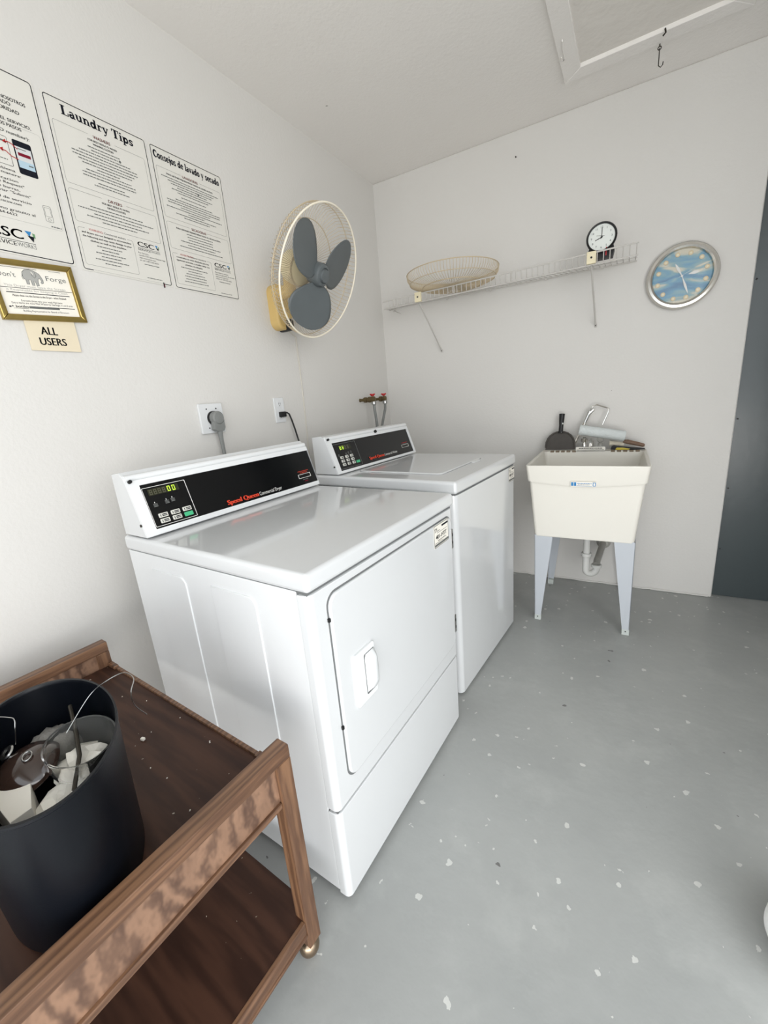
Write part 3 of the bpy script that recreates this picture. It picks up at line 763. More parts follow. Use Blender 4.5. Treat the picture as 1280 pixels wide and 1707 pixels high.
# phone picture
b.flat(rrect(.217, .260, .211, .293, .004, 3), INK, Z1)
b.bar(.220, .227, .257, .278, SCRB, Z2); b.bar(.220, .245, .257, .278, SCRW, Z2 + .0001); b.bar(.224, .256, .253, .264, DKRED, Z2 + .0002); b.bar(.2245, .272, .245, .274, INKG, Z2 + .0002); b.bar(.243, .236, .254, .239, INKG, Z2 + .0002)
outline(b, .16, .206, .222, .292, .001, INK, Z1, .004); b.words(.166, .198, .278, .004, INKG, Z2); b.words(.166, .196, .235, .002, INKG, Z2)
b.stroke([(.198, .277), (.205, .281), (.214, .279), (.225, .27)], .0022, RED, Z2 + .0003); b.flat([(.193, .278), (.201, .285), (.202, .275)], RED, Z2 + .0003)
b.stroke([(.188, .257), (.197, .256), (.206, .248), (.222, .245)], .0022, RED, Z2 + .0003); b.flat([(.182, .258), (.191, .263), (.19, .252)], RED, Z2 + .0003)
for tx, x, y in (('reportar un problema', .206, .209), ('de la siguiente manera:', .216, .199), ('la aplicacion', .206, .184), ('Service Request"', .218, .1745), ('código de barras,', .205, .163), ('y enviar "Submit"', .228, .153), ('su solicitud de servicio', .225, .1365), ('www.cscsw.com', .2, .1265), ('de teléfono gratuito al', .227, .108), ('877-264-6622', .183, .0975)):
    b.text(tx, x, y, .0062, INK, w=.0056 * len(tx), z=Z1, align='R', bold=.00015)
outline(b, .252, .272, .104, .146, .0009, INKG, Z1, .004); outline(b, .2545, .2695, .118, .141, .0007, INKG, Z1, .001); outline(b, .258, .266, .107, .115, .0008, INKG, Z1, .0038)
b.words(.262, .288, .092, .003, INKG, Z1)
csc_logo(b, .106, .040, .077, .024, Z1)
b.build('laundry_poster', origin=(0, -2.035, 1.693), label='partly cut-off laundry service poster with a phone picture, nearest the camera', cat='poster', smooth=False)

def tips_poster(y0, z0, title, heads, sub1, sub2, warn, seed, label, dens):
    rng.seed(seed)
    b, F = sheet(y0, z0, .296)
    outline(b, 0, .296, 0, .455, .0022, INK, Z1, .007)
    if seed == 21:   # a torn-off strip: the lower border is missing from here
        b.bar(.028, -.0004, .262, .0018, PAPER, Z1 + .0002)
        b.bar(.262, -.012, .2665, .006, INK, Z1 + .0006); b.bar(.2655, -.010, .2675, .002, DKRED, Z1 + .0008)
    tx, tw_, ty, th = title[1:]
    b.serif(title[0], tx, ty, th, INK, tw_, z=Z1)
    def pane(x0, x1, yb, yt, gx0=None, gx1=None):
        outline(b, x0, x1, yb, yt, .0007, INKG, Z1, .006)
        if gx0: b.bar(gx0, yt - .002, gx1, yt + .001, PAPER, Z1 + .0001)
    pane(.010, .283, .237, .396, .105, .185); pane(.010, .284, .135, .223, .105, .182); pane(.010, .179, .015, .120, .03, .16)
    b.text(heads[0], .1455, .3895, .0085, RED, w=.0072 * len(heads[0]), z=Z2, align='C', bold=.0002); b.text(heads[1], .1455, .2165, .0085, RED, w=.0072 * len(heads[1]), z=Z2, align='C', bold=.0002)
    y = .379
    for s_ in sub1: b.text(s_, .1455, y, .0052, INK, w=.0041 * len(s_), z=Z2, align='C', bold=.0002); y -= .0095
    while y > .243:
        wd = rng.uniform(.07, .25 if dens else .24); b.words(.146 - wd / 2, .146 + wd / 2, y, .0026, INKG, Z2); y -= .0085 if not dens else .0079
        if rng.random() < .15: y -= .004
    b.add([(x, yy, Z2 + .0002) for x, yy in arc(.192 if not dens else .172, .353, .004, .004, 0, 330, 11)], [tuple(range(12))], INKG)
    y = .206
    for s_ in sub2: b.text(s_, .1455, y, .0052, INK, w=.0041 * len(s_), z=Z2, align='C', bold=.0002); y -= .0095
    while y > .142:
        wd = rng.uniform(.1, .24); b.words(.146 - wd / 2, .146 + wd / 2, y, .0026, INKG, Z2); y -= .0095
    y = .1165
    b.text(warn[0], .042, y, .0058, RED, z=Z2); b.text(warn[1], .155, y, .0056, INK, z=Z2, align='R')
    y -= .0105
    for s_ in warn[2:]: b.text(s_, .095, y, .0052, INK, w=.0036 * len(s_), z=Z2, align='C', bold=.0002); y -= .0105
    while y > .02:
        wd = rng.uniform(.05, .13); b.words(.095 - wd / 2, .095 + wd / 2, y, .0026, INKG, Z2); y -= .0095
    csc_logo(b, .195, .109, .058, .015, Z1)
    yy = .086
    for s_ in (('For Service,', 'use the CSC Service Request App', 'visit www.cscsw.com', 'or call 1-877-264-6622') if seed == 21 else ('Para obtener servicio', 'utilice la aplicación de servicio', 'visite www.cscsw.com', 'o llame al 1-877-264-6622')):
        b.text(s_, .191, yy, .0045, INK, w=min(.096, .0031 * len(s_)), z=Z2); yy -= .0078
    b.words(.205, .26, .053, .0022, INKG, Z2)
    b.words(.205, .26, .0105, .0022, INKG, Z2)
    return b.build('laundry_poster', origin=(0, y0 + .148, z0), label=label, cat='poster', smooth=False)
tips_poster(-1.860, 1.688, ('Laundry Tips', .040, .213, .419, .024), ('WASHERS', 'DRYERS'), ('FOR BEST RESULTS WHEN', 'WASHING CLOTHES'), ('FOR BEST RESULTS WHEN', 'DRYING CLOTHES'),
            ('WARNING:', 'Commercial washers', 'and dryers are not designed to accommodate', 'the following and may cause damage to your', 'clothes as well as the machine.'), 21,
            'English laundry tips poster, middle one of the three sheets', False)
tips_poster(-1.546, 1.687, ('Consejos de lavado y secado', .008, .276, .4195, .023), ('LAVADORAS', 'SECADORAS'), ('PARA OBTENER MEJORES RESULTADOS AL LAVAR LA ROPA',), ('PARA OBTENER MEJORES RESULTADOS AL SECAR LA ROPA',),
            ('ADVERTENCIA:', 'Las lavadoras y secadoras', 'comerciales no están diseñadas para los', 'siguientes artículos, y pueden dañar sus', 'prendas y la máquina.'), 22,
            'Spanish washing and drying tips poster, closest to the wall fan', True)

# framed notice
NF = fr((.001, -2.105, 1.513), (0, 1, .062), (0, -.045, 1))
NT = thing('framed_notice', 'small brass-framed notice with an elephant drawing below the posters', 'framed sign', NF)
fw, fh, bwid = .213, .156, .0155
FRM = [((0, 0), (fw, 0), (fw - bwid, bwid), (bwid, bwid)), ((fw, 0), (fw, fh), (fw - bwid, fh - bwid), (fw - bwid, bwid)), ((fw, fh), (0, fh), (bwid, fh - bwid), (fw - bwid, fh - bwid)), ((0, fh), (0, 0), (bwid, bwid), (bwid, fh - bwid))]
fb = MB(NF)
for P in FRM: fb.prism(P, .012, GOLD, bev=.0035, seg=3)
fb.build('frame', NT)
b = MB(NF); b.box(bwid - .002, fw - bwid + .002, bwid - .002, fh - bwid + .002, 0, .004, WPAPER)
z = .0044
b.text("Don't", .022, .112, .0125, INKG, w=.042, z=z); b.text('Forge', .137, .1105, .0125, INKG, w=.052, z=z)
def el(P): return [(.080 + x * .050, .092 + y * .044) for x, y in P]
body = [(.02, .55), (.05, .8), (.2, .95), (.42, .98), (.6, .93), (.72, .88), (.85, .78), (.92, .6), (.97, .42), (.95, .25), (.85, .2), (.83, .28), (.88, .34), (.84, .5), (.74, .48), (.70, .3), (.70, .06), (.58, .04), (.56, .3), (.50, .32), (.48, .05), (.36, .05), (.36, .36), (.26, .36), (.24, .1), (.12, .1), (.12, .36), (.04, .42)]
def tri(b, P, m, z):
    bmx = bmesh.new(); f = bmx.faces.new([bmx.verts.new((x, y, z)) for x, y in P]); bmesh.ops.triangulate(bmx, faces=[f]); b.bm(bmx, m)
tri(b, el(body), INKL, z); b.stroke(el(body), .0012, INKG, z + .0001, closed=True)
b.stroke(el([(.5, .9), (.48, .65), (.58, .5), (.68, .62), (.66, .86)]), .0012, INKG, z + .0002)
b.stroke(el([(.03, .7), (-.02, .5), (.0, .35)]), .001, INKG, z + .0001); tri(b, el([(.46, .86), (.5, .88), (.56, .72), (.52, .7)]), WPAPER, z + .0003)
b.bar(.016, .136, .12, .137, INK, z); b.bar(.15, .136, .18, .137, INKG, z)
b.bar(.018, .084, .197, .0852, INK, z); b.bar(.030, .0715, .186, .0735, INK, z)
b.text('This Dryer must have the Screen', .03, .0875, .006, INKL, w=.15, z=z); b.text('is Responsible for keeping it Clean', .032, .077, .0058, INKL, w=.15, z=z)
b.text('Please clean out the Screen in the Dryer - when Finished', .042, .0625, .0052, INK, w=.132, z=z, bold=.0001)
b.text('Everyone please take your wash Mail items', .058, .050, .005, INK, w=.102, z=z)
b.text('Extra items are now Mail Waste to Garbage in yard area', .034, .0435, .005, INK, w=.152, z=z)
b.bar(.072, .0325, .148, .0385, INKG, z); b.bar(.118, .037, .19, .0386, INK, z + .0001); b.bar(.025, .0335, .030, .037, INK, z)
b.text('+ bottles', .031, .0335, .0065, INK, w=.040, z=z, bold=.0003); b.bar(.034, .0308, .070, .0316, INK, z)
b.text('Building Representative for Board of Directors', .055, .0235, .0048, INK, w=.115, z=z)
b.build('notice_sheet', NT, smooth=False)
# card
cf = fr((.0035, -2.058, 1.4365), (0, 1, .006), (0, -.03, 1))
b = MB(cf).box(0, .129, 0, .092, 0, .0014, CARD)
b.text('ALL', .035, .045, .0215, INK, w=.041, z=.0018, bold=.0008); b.text('USERS', .026, .016, .0205, INK, w=.067, z=.0018, bold=.0008)
b.build('paper_card', origin=(0, -2.0, 1.437), label='cream card reading ALL USERS under the framed notice', cat='sign', smooth=False)

# ------------------------------------------------------------------ outlets, plugs, cords
def outlet(y0, y1, z0, z1, label, two):
    F = fr((.0005, y0, z0), (0, 1, 0), (0, 0, 1)); w_ = y1 - y0; h_ = z1 - z0
    R = thing('wall_outlet', label, 'outlet', F)
    if two: MB(F).box(.004, w_ - .004, .004, h_ - .004, 0, .012, BRIGHT).build('box', R)
    MB(F @ T(0, 0, .010 if two else 0)).prism(rrect(0, w_, 0, h_, .003, 3), .006, BRIGHT, bev=.003).build('face_plate', R)
    return R, F
R, F = outlet(-1.562, -1.449, 1.139, 1.258, 'square white range outlet with grey plug above the dryer', True)
MB(F).lathe([(0, .016), (.029, .016), (.029, .024), (0, .024)], BLACKP, 24, M=T(.060, .060, 0)).build('socket', R)
for q in ((.034, .098), (.080, .098), (.034, .022)): MB(F).tube([(q[0], q[1], .015), (q[0], q[1], .018)], .0028, DOTB, 8).build('screw', R)
PC = thing('power_plug', 'grey round dryer plug and cord hanging from the square outlet', 'plug', F @ T(.06, .06, .024))
MB(F).lathe([(0, .024), (.027, .024), (.027, .046), (.022, .052), (0, .053)], GREYC, 20, M=T(.062, .060, 0)).prism([(.040, .058), (.036, .016), (.048, .006), (.082, .006), (.090, .02), (.089, .06)], .022, GREYC, bev=.005, M=T(0, 0, .026)).build('plug_body', PC)
MB(F).tube([(.065, .010, .036), (.066, -.03, .036), (.069, -.10, .034), (.071, -.22, .05), (.07, -.35, .08)], [.011, .0085, .0075, .0075, .0075], GREYC, 10).build('cord', PC)
R, F = outlet(-1.136, -1.069, 1.147, 1.267, 'narrow white duplex outlet with a black plug, below the wall fan', False)
for zz in (.088, .032):
    s = MB(F).prism(rrect(.018, .049, zz - .016, zz + .016, .010, 5), .0015, BRIGHT, bev=.0005, M=T(0, 0, .006))
    for x in (.028, .038): s.bar(x, zz - .001, x + .002, zz + .008, DOTB, .0078)
    s.bar(.0315, zz - .009, .0365, zz - .005, DOTB, .0078); s.build('socket', R)
PC = thing('power_plug', 'black plug with a thin black cord dropping behind the machines', 'plug', F @ T(.034, .035, .01))
MB(F).box(.018, .050, .026, .052, .008, .032, BLACKP, bev=.004).build('plug_body', PC)
MB(F).tube([(.048, .042, .024), (.058, .046, .026), (.070, .038, .028), (.082, .005, .03), (.094, -.04, .032), (.105, -.09, .034), (.11, -.18, .06), (.11, -.3, .1)], .0042, BLACKP, 8).build('cord', PC)

# ------------------------------------------------------------------ water valves and hoses
for i, (y, x1, z, lb, hl) in enumerate(((-.374, .115, 1.222, 'brass water valve with red handle, the one farther from the corner', 'grey washer hose from the first valve, hanging straight'),
                                      (-.185, .085, 1.221, 'brass water valve with red handle, nearest the room corner', 'grey washer hose from the corner valve, slanting down'))):
    V = thing('water_valve', lb, 'valve', T(0, y, z), 'washer supply valves')
    MB(T(0, y, z) @ RY(PI / 2)).lathe([(.012, 0), (.009, .01), (.009, .03), (.017, .034), (.017, .052), (.011, .056), (.011, .062), (.018, .066), (.018, x1 - .005), (.0, x1)], BRASS, 10).build('valve_body', V)
    MB(T(x1 - .018, y, z)).lathe([(.012, .012), (.006, .016), (.006, .024)], BRASS, 10).build('stem', V)
    hm = MB(T(x1 - .018, y, z + .026)); hm.tube([(0, -.020, .006), (0, -.012, 0), (0, 0, -.001), (0, .012, 0), (0, .020, .006)], [.004, .006, .008, .006, .004], REDH, 8)
    hm.tube([(-.018, 0, .006), (0, 0, 0), (.018, 0, .006)], [.004, .008, .004], REDH, 8); hm.build('valve_handle', V)
    HO = thing('water_hose', hl, 'hose', T(x1 - .012, y, z - .03), 'washer supply hoses')
    MB(T(x1 - .012, y, z)).lathe([(.010, -.010), (.016, -.014), (.016, -.030), (.011, -.034)], STEEL, 12).build('hose_fitting', HO)
    sl = (.0, .006) if i == 0 else (.0, -.09)
    MB(T(x1 - .012, y, z)).tube([(0, 0, -.03), (.002, sl[1] * .1, -.07), (.006, sl[1] * .55, -.13), (.008, sl[1], -.2), (.01, sl[1] * 1.2, -.4)], .0085, GREYC, 10).build('hose', HO)

# ------------------------------------------------------------------ wall fan
FAN = thing('wall_fan', 'wall-mounted fan with grey blades, its front grille missing', 'fan', T(.03, -1.04, 1.65))
n = Vector((.917, .0404, -.3968)).normalized(); a_ = Vector((-.044, .999, 0)); b_ = n.cross(a_)
cen = Vector((.348, -1.102, 1.741))
FM = Matrix(((a_.x, b_.x, n.x, cen.x), (a_.y, b_.y, n.y, cen.y), (a_.z, b_.z, n.z, cen.z), (0, 0, 0, 1)))
def circ(r, z, k=72): return [(r * math.cos(2 * PI * i / k), r * math.sin(2 * PI * i / k), z) for i in range(k)]
cg = MB(FM)
NW = 96
for i in range(NW):
    a = 2 * PI * i / NW; c, s_ = math.cos(a), math.sin(a)
    cg.tube([(r * c, r * s_, zz) for r, zz in ((.25, -.002), (.249, -.03), (.238, -.062), (.20, -.085), (.14, -.10), (.062, -.106))], .0010, CREAMW, 4, caps=False)
cg.tube(circ(.185, -.092), .0018, CREAMW, 6, closed=True); cg.tube(circ(.248, -.04), .0018, CREAMW, 6, closed=True); cg.tube(circ(.07, -.107, 32), .002, CREAMW, 6, closed=True)
cg.build('rear_grille', FAN)
MB(FM).tube(circ(.25, 0, 96), .0036, CREAMB, 8, closed=True).build('rim_ring', FAN)
MB(FM).lathe([(0, -.19), (.045, -.188), (.062, -.17), (.068, -.14), (.068, -.108), (.05, -.10), (0, -.10)], AGEDL, 24).build('motor_housing', FAN)
MB(FM).lathe([(.0, -.05), (.040, -.05), (.046, -.03), (.046, .004), (.040, .014), (.030, .018), (.0275, .014), (.0265, .0165), (.024, .024), (.0, .026)], BLADE, 28).build('hub', FAN)
rs = [.030, .045, .06, .075, .09, .105, .12, .135, .15, .165, .178, .19, .20, .208, .214, .218, .2205]
hl_ = [.012, .026, .040, .054, .066, .078, .090, .100, .108, .113, .114, .108, .096, .080, .060, .036, .012]
hr_ = [.014, .028, .042, .055, .066, .074, .081, .086, .090, .092, .092, .088, .080, .068, .053, .034, .012]
lo = [-math.degrees(math.asin(min(.92, h / r))) for h, r in zip(hl_, rs)]
hi = [math.degrees(math.asin(min(.92, h / r))) for h, r in zip(hr_, rs)]
for k, a0 in enumerate((-90, 30, 150)):
    vs = []; NC = 16
    for r, l, h_ in zip(rs, lo, hi):
        for j in range(NC + 1):
            rel = math.radians(l + (h_ - l) * j / NC); a = math.radians(a0) + rel
            zz = -.012 + .33 * r * math.sin(rel)
            vs.append((r * math.cos(a), r * math.sin(a), zz))
    fs = []
    for i in range(len(rs) - 1):
        for j in range(NC):
            q = i * (NC + 1) + j; fs.append((q, q + 1, q + NC + 2, q + NC + 1))
    bb = MB(FM).add(vs, fs, BLADE).build('blade', FAN, ang=80)
    so = bb.modifiers.new('thickness', 'SOLIDIFY'); so.thickness = .003
# bracket on the wall and arm to the motor
bk = MB(fr((.0, -1.076, 1.578), (0, 1, 0), (0, 0, 1)))
bk.prism(rrect(0, .088, 0, .20, .040, 8), .052, AGED, bev=.012, seg=4); bk.build('wall_bracket', FAN)
MB(fr((.0, -1.076, 1.578), (0, 1, 0), (0, 0, 1))).prism(rrect(.046, .094, -.004, .050, .020, 6), .066, BLACKP, bev=.008, seg=3).lathe([(0, 0), (.020, 0), (.020, .018), (.012, .022), (0, .022)], AGED, 20, M=T(.066, .068, .05)).build('switch_knob', FAN, label='black switch end with round knob')
back = FM @ Vector((0, 0, -.17))
MB().tube([(.03, -1.03, 1.74), (.08, -1.04, 1.735), (.13, -1.06, 1.73), tuple(back)], [.032, .030, .028, .034], AGED, 14).build('arm', FAN)
MB().tube([(.004, -.99, 1.60), (.0035, -.915, 1.56), (.003, -.914, 1.3), (.003, -.924, 1.0), (.003, -.925, .7)], .0032, CABLEW, 6).build('power_cable', FAN, label='thin painted-over cable down the wall')

# ------------------------------------------------------------------ wire shelf
def P3(s, z, o): return RZ(WA) @ Vector((s, -o, z))
SH = thing('wire_shelf', 'white wire shelf with sagging brackets on the back wall', 'shelf', T(*P3(.8, 1.76, .15)))
s0, s1, dep, zs = .045, 1.482, .300, 1.756
def rod(x0, z0, x1, z1, o, r=.0036): return MB().tube([P3(x0, z0, o), P3(x1, z1, o)], r, WIREW, 8)
zl, zr = 1.742, 1.752
rod(s0, 1.797, s1, 1.789, .012).build('back_rod', SH)
rod(.175, 1.738, s1, 1.750, dep).build('front_lower_rod', SH)
rod(.175, 1.778, s1, 1.800, dep + .004).build('lip_rod', SH)
wr = MB(); k = 0; x = .06
while x < s1:
    f = (x - .175) / (s1 - .175)
    zf = 1.738 + f * .012; zt = 1.778 + f * .022; zb = 1.797 - .008 * (x - s0) / 1.4
    if x > .18: wr.tube([P3(x, zb + .003, .012), P3(x, zf + .003, dep), P3(x, zf + .006, dep + .004), P3(x, zt, dep + .005)], .0021, WIREW, 4, caps=False)
    else: wr.tube([P3(x, zb + .003, .012), P3(.178, 1.741, .08 + (x - .06) * 1.9)], .0021, WIREW, 4, caps=False)
    x += .0262
wr.build('deck_wires', SH)
rod(.3, 1.7735, s1, 1.771, .16, .0026).build('middle_rod', SH)
for x in (.25, .62, .93): MB().tube([P3(x, 1.742 + .008 * x, dep + .006), P3(x, 1.782 + .013 * x, dep + .006)], .0032, WIREW, 6).build('lip_post', SH)
for x, z, xb, zb in ((.406, 1.764, .419, 1.490), (1.294, 1.776, 1.309, 1.511)):
    br = MB().tube([P3(x, z - .03, dep - .004), P3(xb, zb, .006)], .0042, WIREW, 8).tube([P3(xb, zb + .008, .004), P3(xb, zb - .008, .004)], .006, WIREW, 8).tube([P3(xb, zb, .008), P3(xb, zb, .014)], .003, DOTB, 6)
    br.build('support_brace', SH)
    cl = MB(BW(T(x, z, dep + .006))).box(-.020, .020, -.026, .026, -.004, .010, CLIP, bev=.003).tube([(0, 0, .010), (0, 0, .0115)], .0045, DOTB, 10)
    cl.build('end_clip', SH, label='ivory plastic clip with a dark screw')
for x in (.47, .74, 1.05, 1.33):
    MB(BW(T(x, 1.79, .008))).lathe([(.004, -.008), (.008, 0), (.008, .006), (0, .008)], WIREW, 8).build('wall_clip', SH)

# fan front grille lying on the shelf, bowl-like
gc = P3(.597, 1.806, .262)
GRM = T(gc.x, gc.y, gc.z)
GR = thing('fan_grille', 'round cream wire fan grille lying upturned on the wire shelf', 'fan grille', GRM)
gw = MB(GRM)
for i in range(96):
    a = 2 * PI * i / 96; c, s_ = math.cos(a), math.sin(a)
    gw.tube([(r * c, r * s_, zz) for r, zz in ((.25, .056), (.248, .036), (.232, .012), (.19, -.006), (.13, -.015), (.06, -.017))], .0014, CREAMW, 4, caps=False)
gw.build('wires', GR)
MB(GRM).tube(circ(.25, .058), .0026, CREAMW, 6, closed=True).build('rim_ring', GR)
MB(GRM).tube(circ(.165, -.011), .0028, CREAMW, 6, closed=True).tube(circ(.235, .012), .002, CREAMW, 6, closed=True).build('support_ring', GR)
MB(GRM).lathe([(0, -.020), (.055, -.020), (.062, -.017), (.06, -.015), (0, -.016)], CREAMW, 28).build('centre_disc', GR)

# alarm clock
acx, acz, aco = 1.331, 1.858, .275
AM = BW(T(acx, acz, aco)) @ RX(-.06)
AC = thing('alarm_clock', 'small round black alarm clock with white dial on the wire shelf', 'clock', AM)
MB(AM).lathe([(0, -.035), (.045, -.035), (.056, -.022), (.063, 0), (.064, .012), (.060, .018), (.056, .016), (.055, .010)], BLACKP, 36).build('case', AC)
MB(AM).prism([(-.050, -.088), (.050, -.088), (.056, -.06), (.050, -.035), (-.050, -.035), (-.056, -.06)], .038, BLACKP, bev=.005, M=T(0, 0, -.03)).box(.020, .024, -.080, -.045, .006, .0105, REDH).build('base', AC)
dl = MB(AM).lathe([(0, .008), (.0555, .008), (.0555, .0085)], CLOCKW, 36)
dl.flat([(x, y) for x, y in arc(0, 0, .0555, .0555, 0, 350, 35)], CLOCKW, .0092)
for k in range(12):
    a = PI / 2 - 2 * PI * (k + 1) / 12; dl.text(str(k + 1), .042 * math.cos(a), .042 * math.sin(a) - .004, .0085, INK, z=.0095, align='C')
dl.build('dial', AC)
hnd = MB(AM).stroke([(-.004, -.006), (0, .0), (.001, .040)], .0026, DOTB, .0102).stroke([(.006, .002), (-.026, -.010)], .0032, DOTB, .0106).stroke([(-.022, .010), (.012, .004)], .0012, DOTB, .011)
hnd.flat(arc(0, 0, .004, .004, 0, 330, 11), DOTB, .0112).build('hands', AC)

# wall clock
WCM = BW(T(1.676, 1.679, .004))
WC = thing('wall_clock', 'round silver-rimmed clock with blue marbled face, hung right of the shelf', 'clock', WCM)
MB(WCM).lathe([(.0, 0), (.144, 0), (.148, .010), (.147, .024), (.140, .034), (.130, .036), (.122, .032), (.119, .022), (.118, .014)], SILVER, 64).build('bezel', WC)
MB(WCM).lathe([(0, .012), (.119, .012), (.119, .0125)], MARB, 48).flat(arc(0, 0, .119, .119, 0, 354, 59), MARB, .0135).build('dial', WC)
for k in range(12):
    a = PI / 2 - 2 * PI * k / 12 + math.radians(14)
    MB(WCM).lathe([(.0105, .0136), (.010, .017), (.006, .018), (0, .018)], WOODDOT, 14, M=T(.100 * math.cos(a), .100 * math.sin(a), 0)).lathe([(.005, .0181), (.003, .0186), (0, .0186)], CLIP, 8, M=T(.100 * math.cos(a), .100 * math.sin(a), 0)).build('hour_dot', WC)
h_ = MB(WCM)
def leaf(b, a, r0, r1, w_, z):
    c, s_ = math.cos(a), math.sin(a); P = []
    for t, k in ((0, .15), (.3, .6), (.55, 1), (.8, .6), (1, 0)): P.append((t, k))
    L = [(r0 + (r1 - r0) * t, w_ * k) for t, k in P] + [(r0 + (r1 - r0) * t, -w_ * k) for t, k in P[::-1][1:]]
    b.flat([(x * c - y * s_, x * s_ + y * c) for x, y in L], WHITEP, z)
leaf(h_, math.radians(118), 0, .068, .006, .020); leaf(h_, math.radians(8), .026, .070, .008, .020); leaf(h_, math.radians(-70), 0, .088, .005, .0205)
h_.stroke([(-.012, -.004), (.04, .022)], .001, WHITEP, .021); h_.lathe([(.005, .0136), (.005, .021), (0, .022)], WHITEP, 12)
h_.build('hands', WC, smooth=False)
MB(WCM).lathe([(.1185, .024), (.09, .029), (.05, .032), (0, .033)], GLASSD, 40).build('glass', WC)

# small nails and holes left in the walls
for s_, z_ in ((.885, 2.414), (.028, 2.30), (.03, 2.12), (.9, .95)):
    pass
for k, (u, z_) in enumerate(((.885, 2.414), (1.94, 2.28))):
    MB(BW(T(u, z_, 0))).tube([(0, 0, 0), (0, 0, .006)], .0035, DARKM, 8).build('wall_nail', origin=tuple(P3(u, z_, 0)), label=('small dark nail high on the back wall, above the shelf', 'dark nail at the right edge of the back wall')[k], cat='nail')

# ------------------------------------------------------------------ cart
CM = T(.968, -2.196, 0) @ RZ(-.06)
# local: x from -.80 to 0 (toward the wall is negative), y from -.52 to 0
CT = thing('rolling_cart', 'walnut-brown wooden rolling cart with two shelves in the near left corner', 'cart', CM)
CX, CY = -.815, -.53
ZR = .582
for xi, x0 in enumerate((-.032, CX)):
    MB(CM).box(x0, x0 + .032, CY, 0, ZR - .030, ZR, WOODR, bev=.0025).build('top_rail', CT)
    pn = MB(CM).box(x0 + .008, x0 + .022, CY + .034, -.034, .466, ZR - .028, BURL); pn.build('end_panel', CT)
    MB(CM).box(x0 + .003, x0 + .028, CY + .034, -.034, .452, .466, WOODR, bev=.003).build('panel_molding', CT)
    for y0 in (-.034, CY):
        lg = MB(CM).box(x0, x0 + .032, y0, y0 + .034, .048, ZR - .030, WOODL, bev=.002)
        lo_ = lg.build('leg', CT)
        cs = MB(CM).lathe([(0, .0)] + [(.0235 * math.sin(PI * q / 12), .0235 - .0235 * math.cos(PI * q / 12)) for q in range(1, 12)] + [(0, .047)], CASTER, 24, M=T(x0 + .010, y0 + .014, 0))
        cs.tube([(x0 + .016, y0 + .017, .040), (x0 + .016, y0 + .017, .056)], .008, DARKM, 8)
        cs.build('caster', lo_)
MB(CM).box(CX + .030, -.030, CY + .003, -.003, .488, .506, TRAY).build('top_tray', CT)
MB(CM).box(CX + .033, -.033, -.010, 0, .482, .512, WOODR, bev=.002).box(CX + .033, CX + .075, -.014, 0, .506, .516, WOODR, bev=.002).box(-.10, -.033, -.016, 0, .508, .518, WOODR, bev=.002).build('side_rail', CT)
MB(CM).box(CX + .033, -.033, CY, CY + .012, .482, .512, WOODR, bev=.002).build('side_rail', CT)
MB(CM).box(CX + .02, -.010, CY + .003, -.003, .108, .130, TRAY).build('bottom_shelf', CT)
MB(CM).box(-.012, -.002, CY + .034, -.034, .092, .1315, WOODR, bev=.002).box(-.006, 0, CY + .034, -.034, .088, .097, WOODR, bev=.002).build('shelf_edge', CT)
# crumbs
cr = MB()
for k in range(26):
    x = rng.uniform(CX + .08, -.05); y = rng.uniform(CY + .02, -.02); s_ = rng.uniform(.0006, .0016) if k else .005
    if k == 0: x, y = -.377, -.110
    p3 = CM @ Vector((x, y, .506)); 
    if (p3.xy - Vector((.744, -2.483))).length < .16: continue
    cr.box(-s_, s_, -s_ * .7, s_ * .7, 0, s_ * 1.4, WPAPER, bev=s_ * .3, seg=1, M=T(p3.x, p3.y, p3.z) @ RZ(rng.uniform(0, 3)))
cr.build('crumbs', origin=(.6, -2.3, .506), label='pale dusty crumbs scattered on the top tray of the cart', cat='crumbs', kind='stuff')

# ------------------------------------------------------------------ bin and contents
bx, by, bz = .744, -2.483, .5065
BM = T(bx, by, bz)
OV = BM @ RZ(-.306) @ Matrix.Diagonal((.171 / .166, .103 / .166, 1, 1))
BI = thing('waste_bin', 'tall oval black plastic wastebasket standing on the cart', 'bin', BM)
MB(OV).lathe([(0, 0), (.146, 0), (.152, .006), (.166, .242), (.169, .245), (.169, .249), (.164, .249), (.161, .243), (.148, .010), (.14, .006), (0, .006)], BIN, 72).build('body', BI)
def bp(x, y, z): return (bx + x, by + y, bz + z)
def blob(name, c, r, m, label, cat, seed, sq=(1, 1, 1), amp=.18, sub=3, rot=0):
    rg = random.Random(seed); b = bmesh.new(); bmesh.ops.create_icosphere(b, subdivisions=sub, radius=1)
    ph = [(rg.uniform(1, 5), rg.uniform(1, 5), rg.uniform(1, 5), rg.uniform(0, 6)) for _ in range(6)]
    for v in b.verts:
        k = 1 + amp * sum(math.sin(p_[0] * v.co.x * 2 + p_[1] * v.co.y * 2 + p_[2] * v.co.z * 2 + p_[3]) for p_ in ph) / 3
        v.co = Vector((v.co.x * r * sq[0] * k, v.co.y * r * sq[1] * k, v.co.z * r * sq[2] * k))
    q = MB(T(*c) @ RZ(rot)); q.bm(b, m)
    return q.build(name, origin=c, label=label, cat=cat, ang=70 if m is not CREASE else 12)
blob('trash_bag', bp(0, 0, .072), .132, BLACKP, 'black plastic bag of trash filling the bottom of the bin', 'trash bag', 3, (1, .56, .46), .06, rot=-.306)
blob('lint_ball', bp(-.082, .034, .168), .040, LINT, 'fluffy grey lint ball at the back of the bin', 'lint', 5, (1.1, .95, .6), .12)
blob('crumpled_paper', bp(.012, .042, .158), .040, CREASE, 'crumpled white paper inside the clear plastic cup in the bin', 'paper', 8, (1.0, .9, .72), .3)
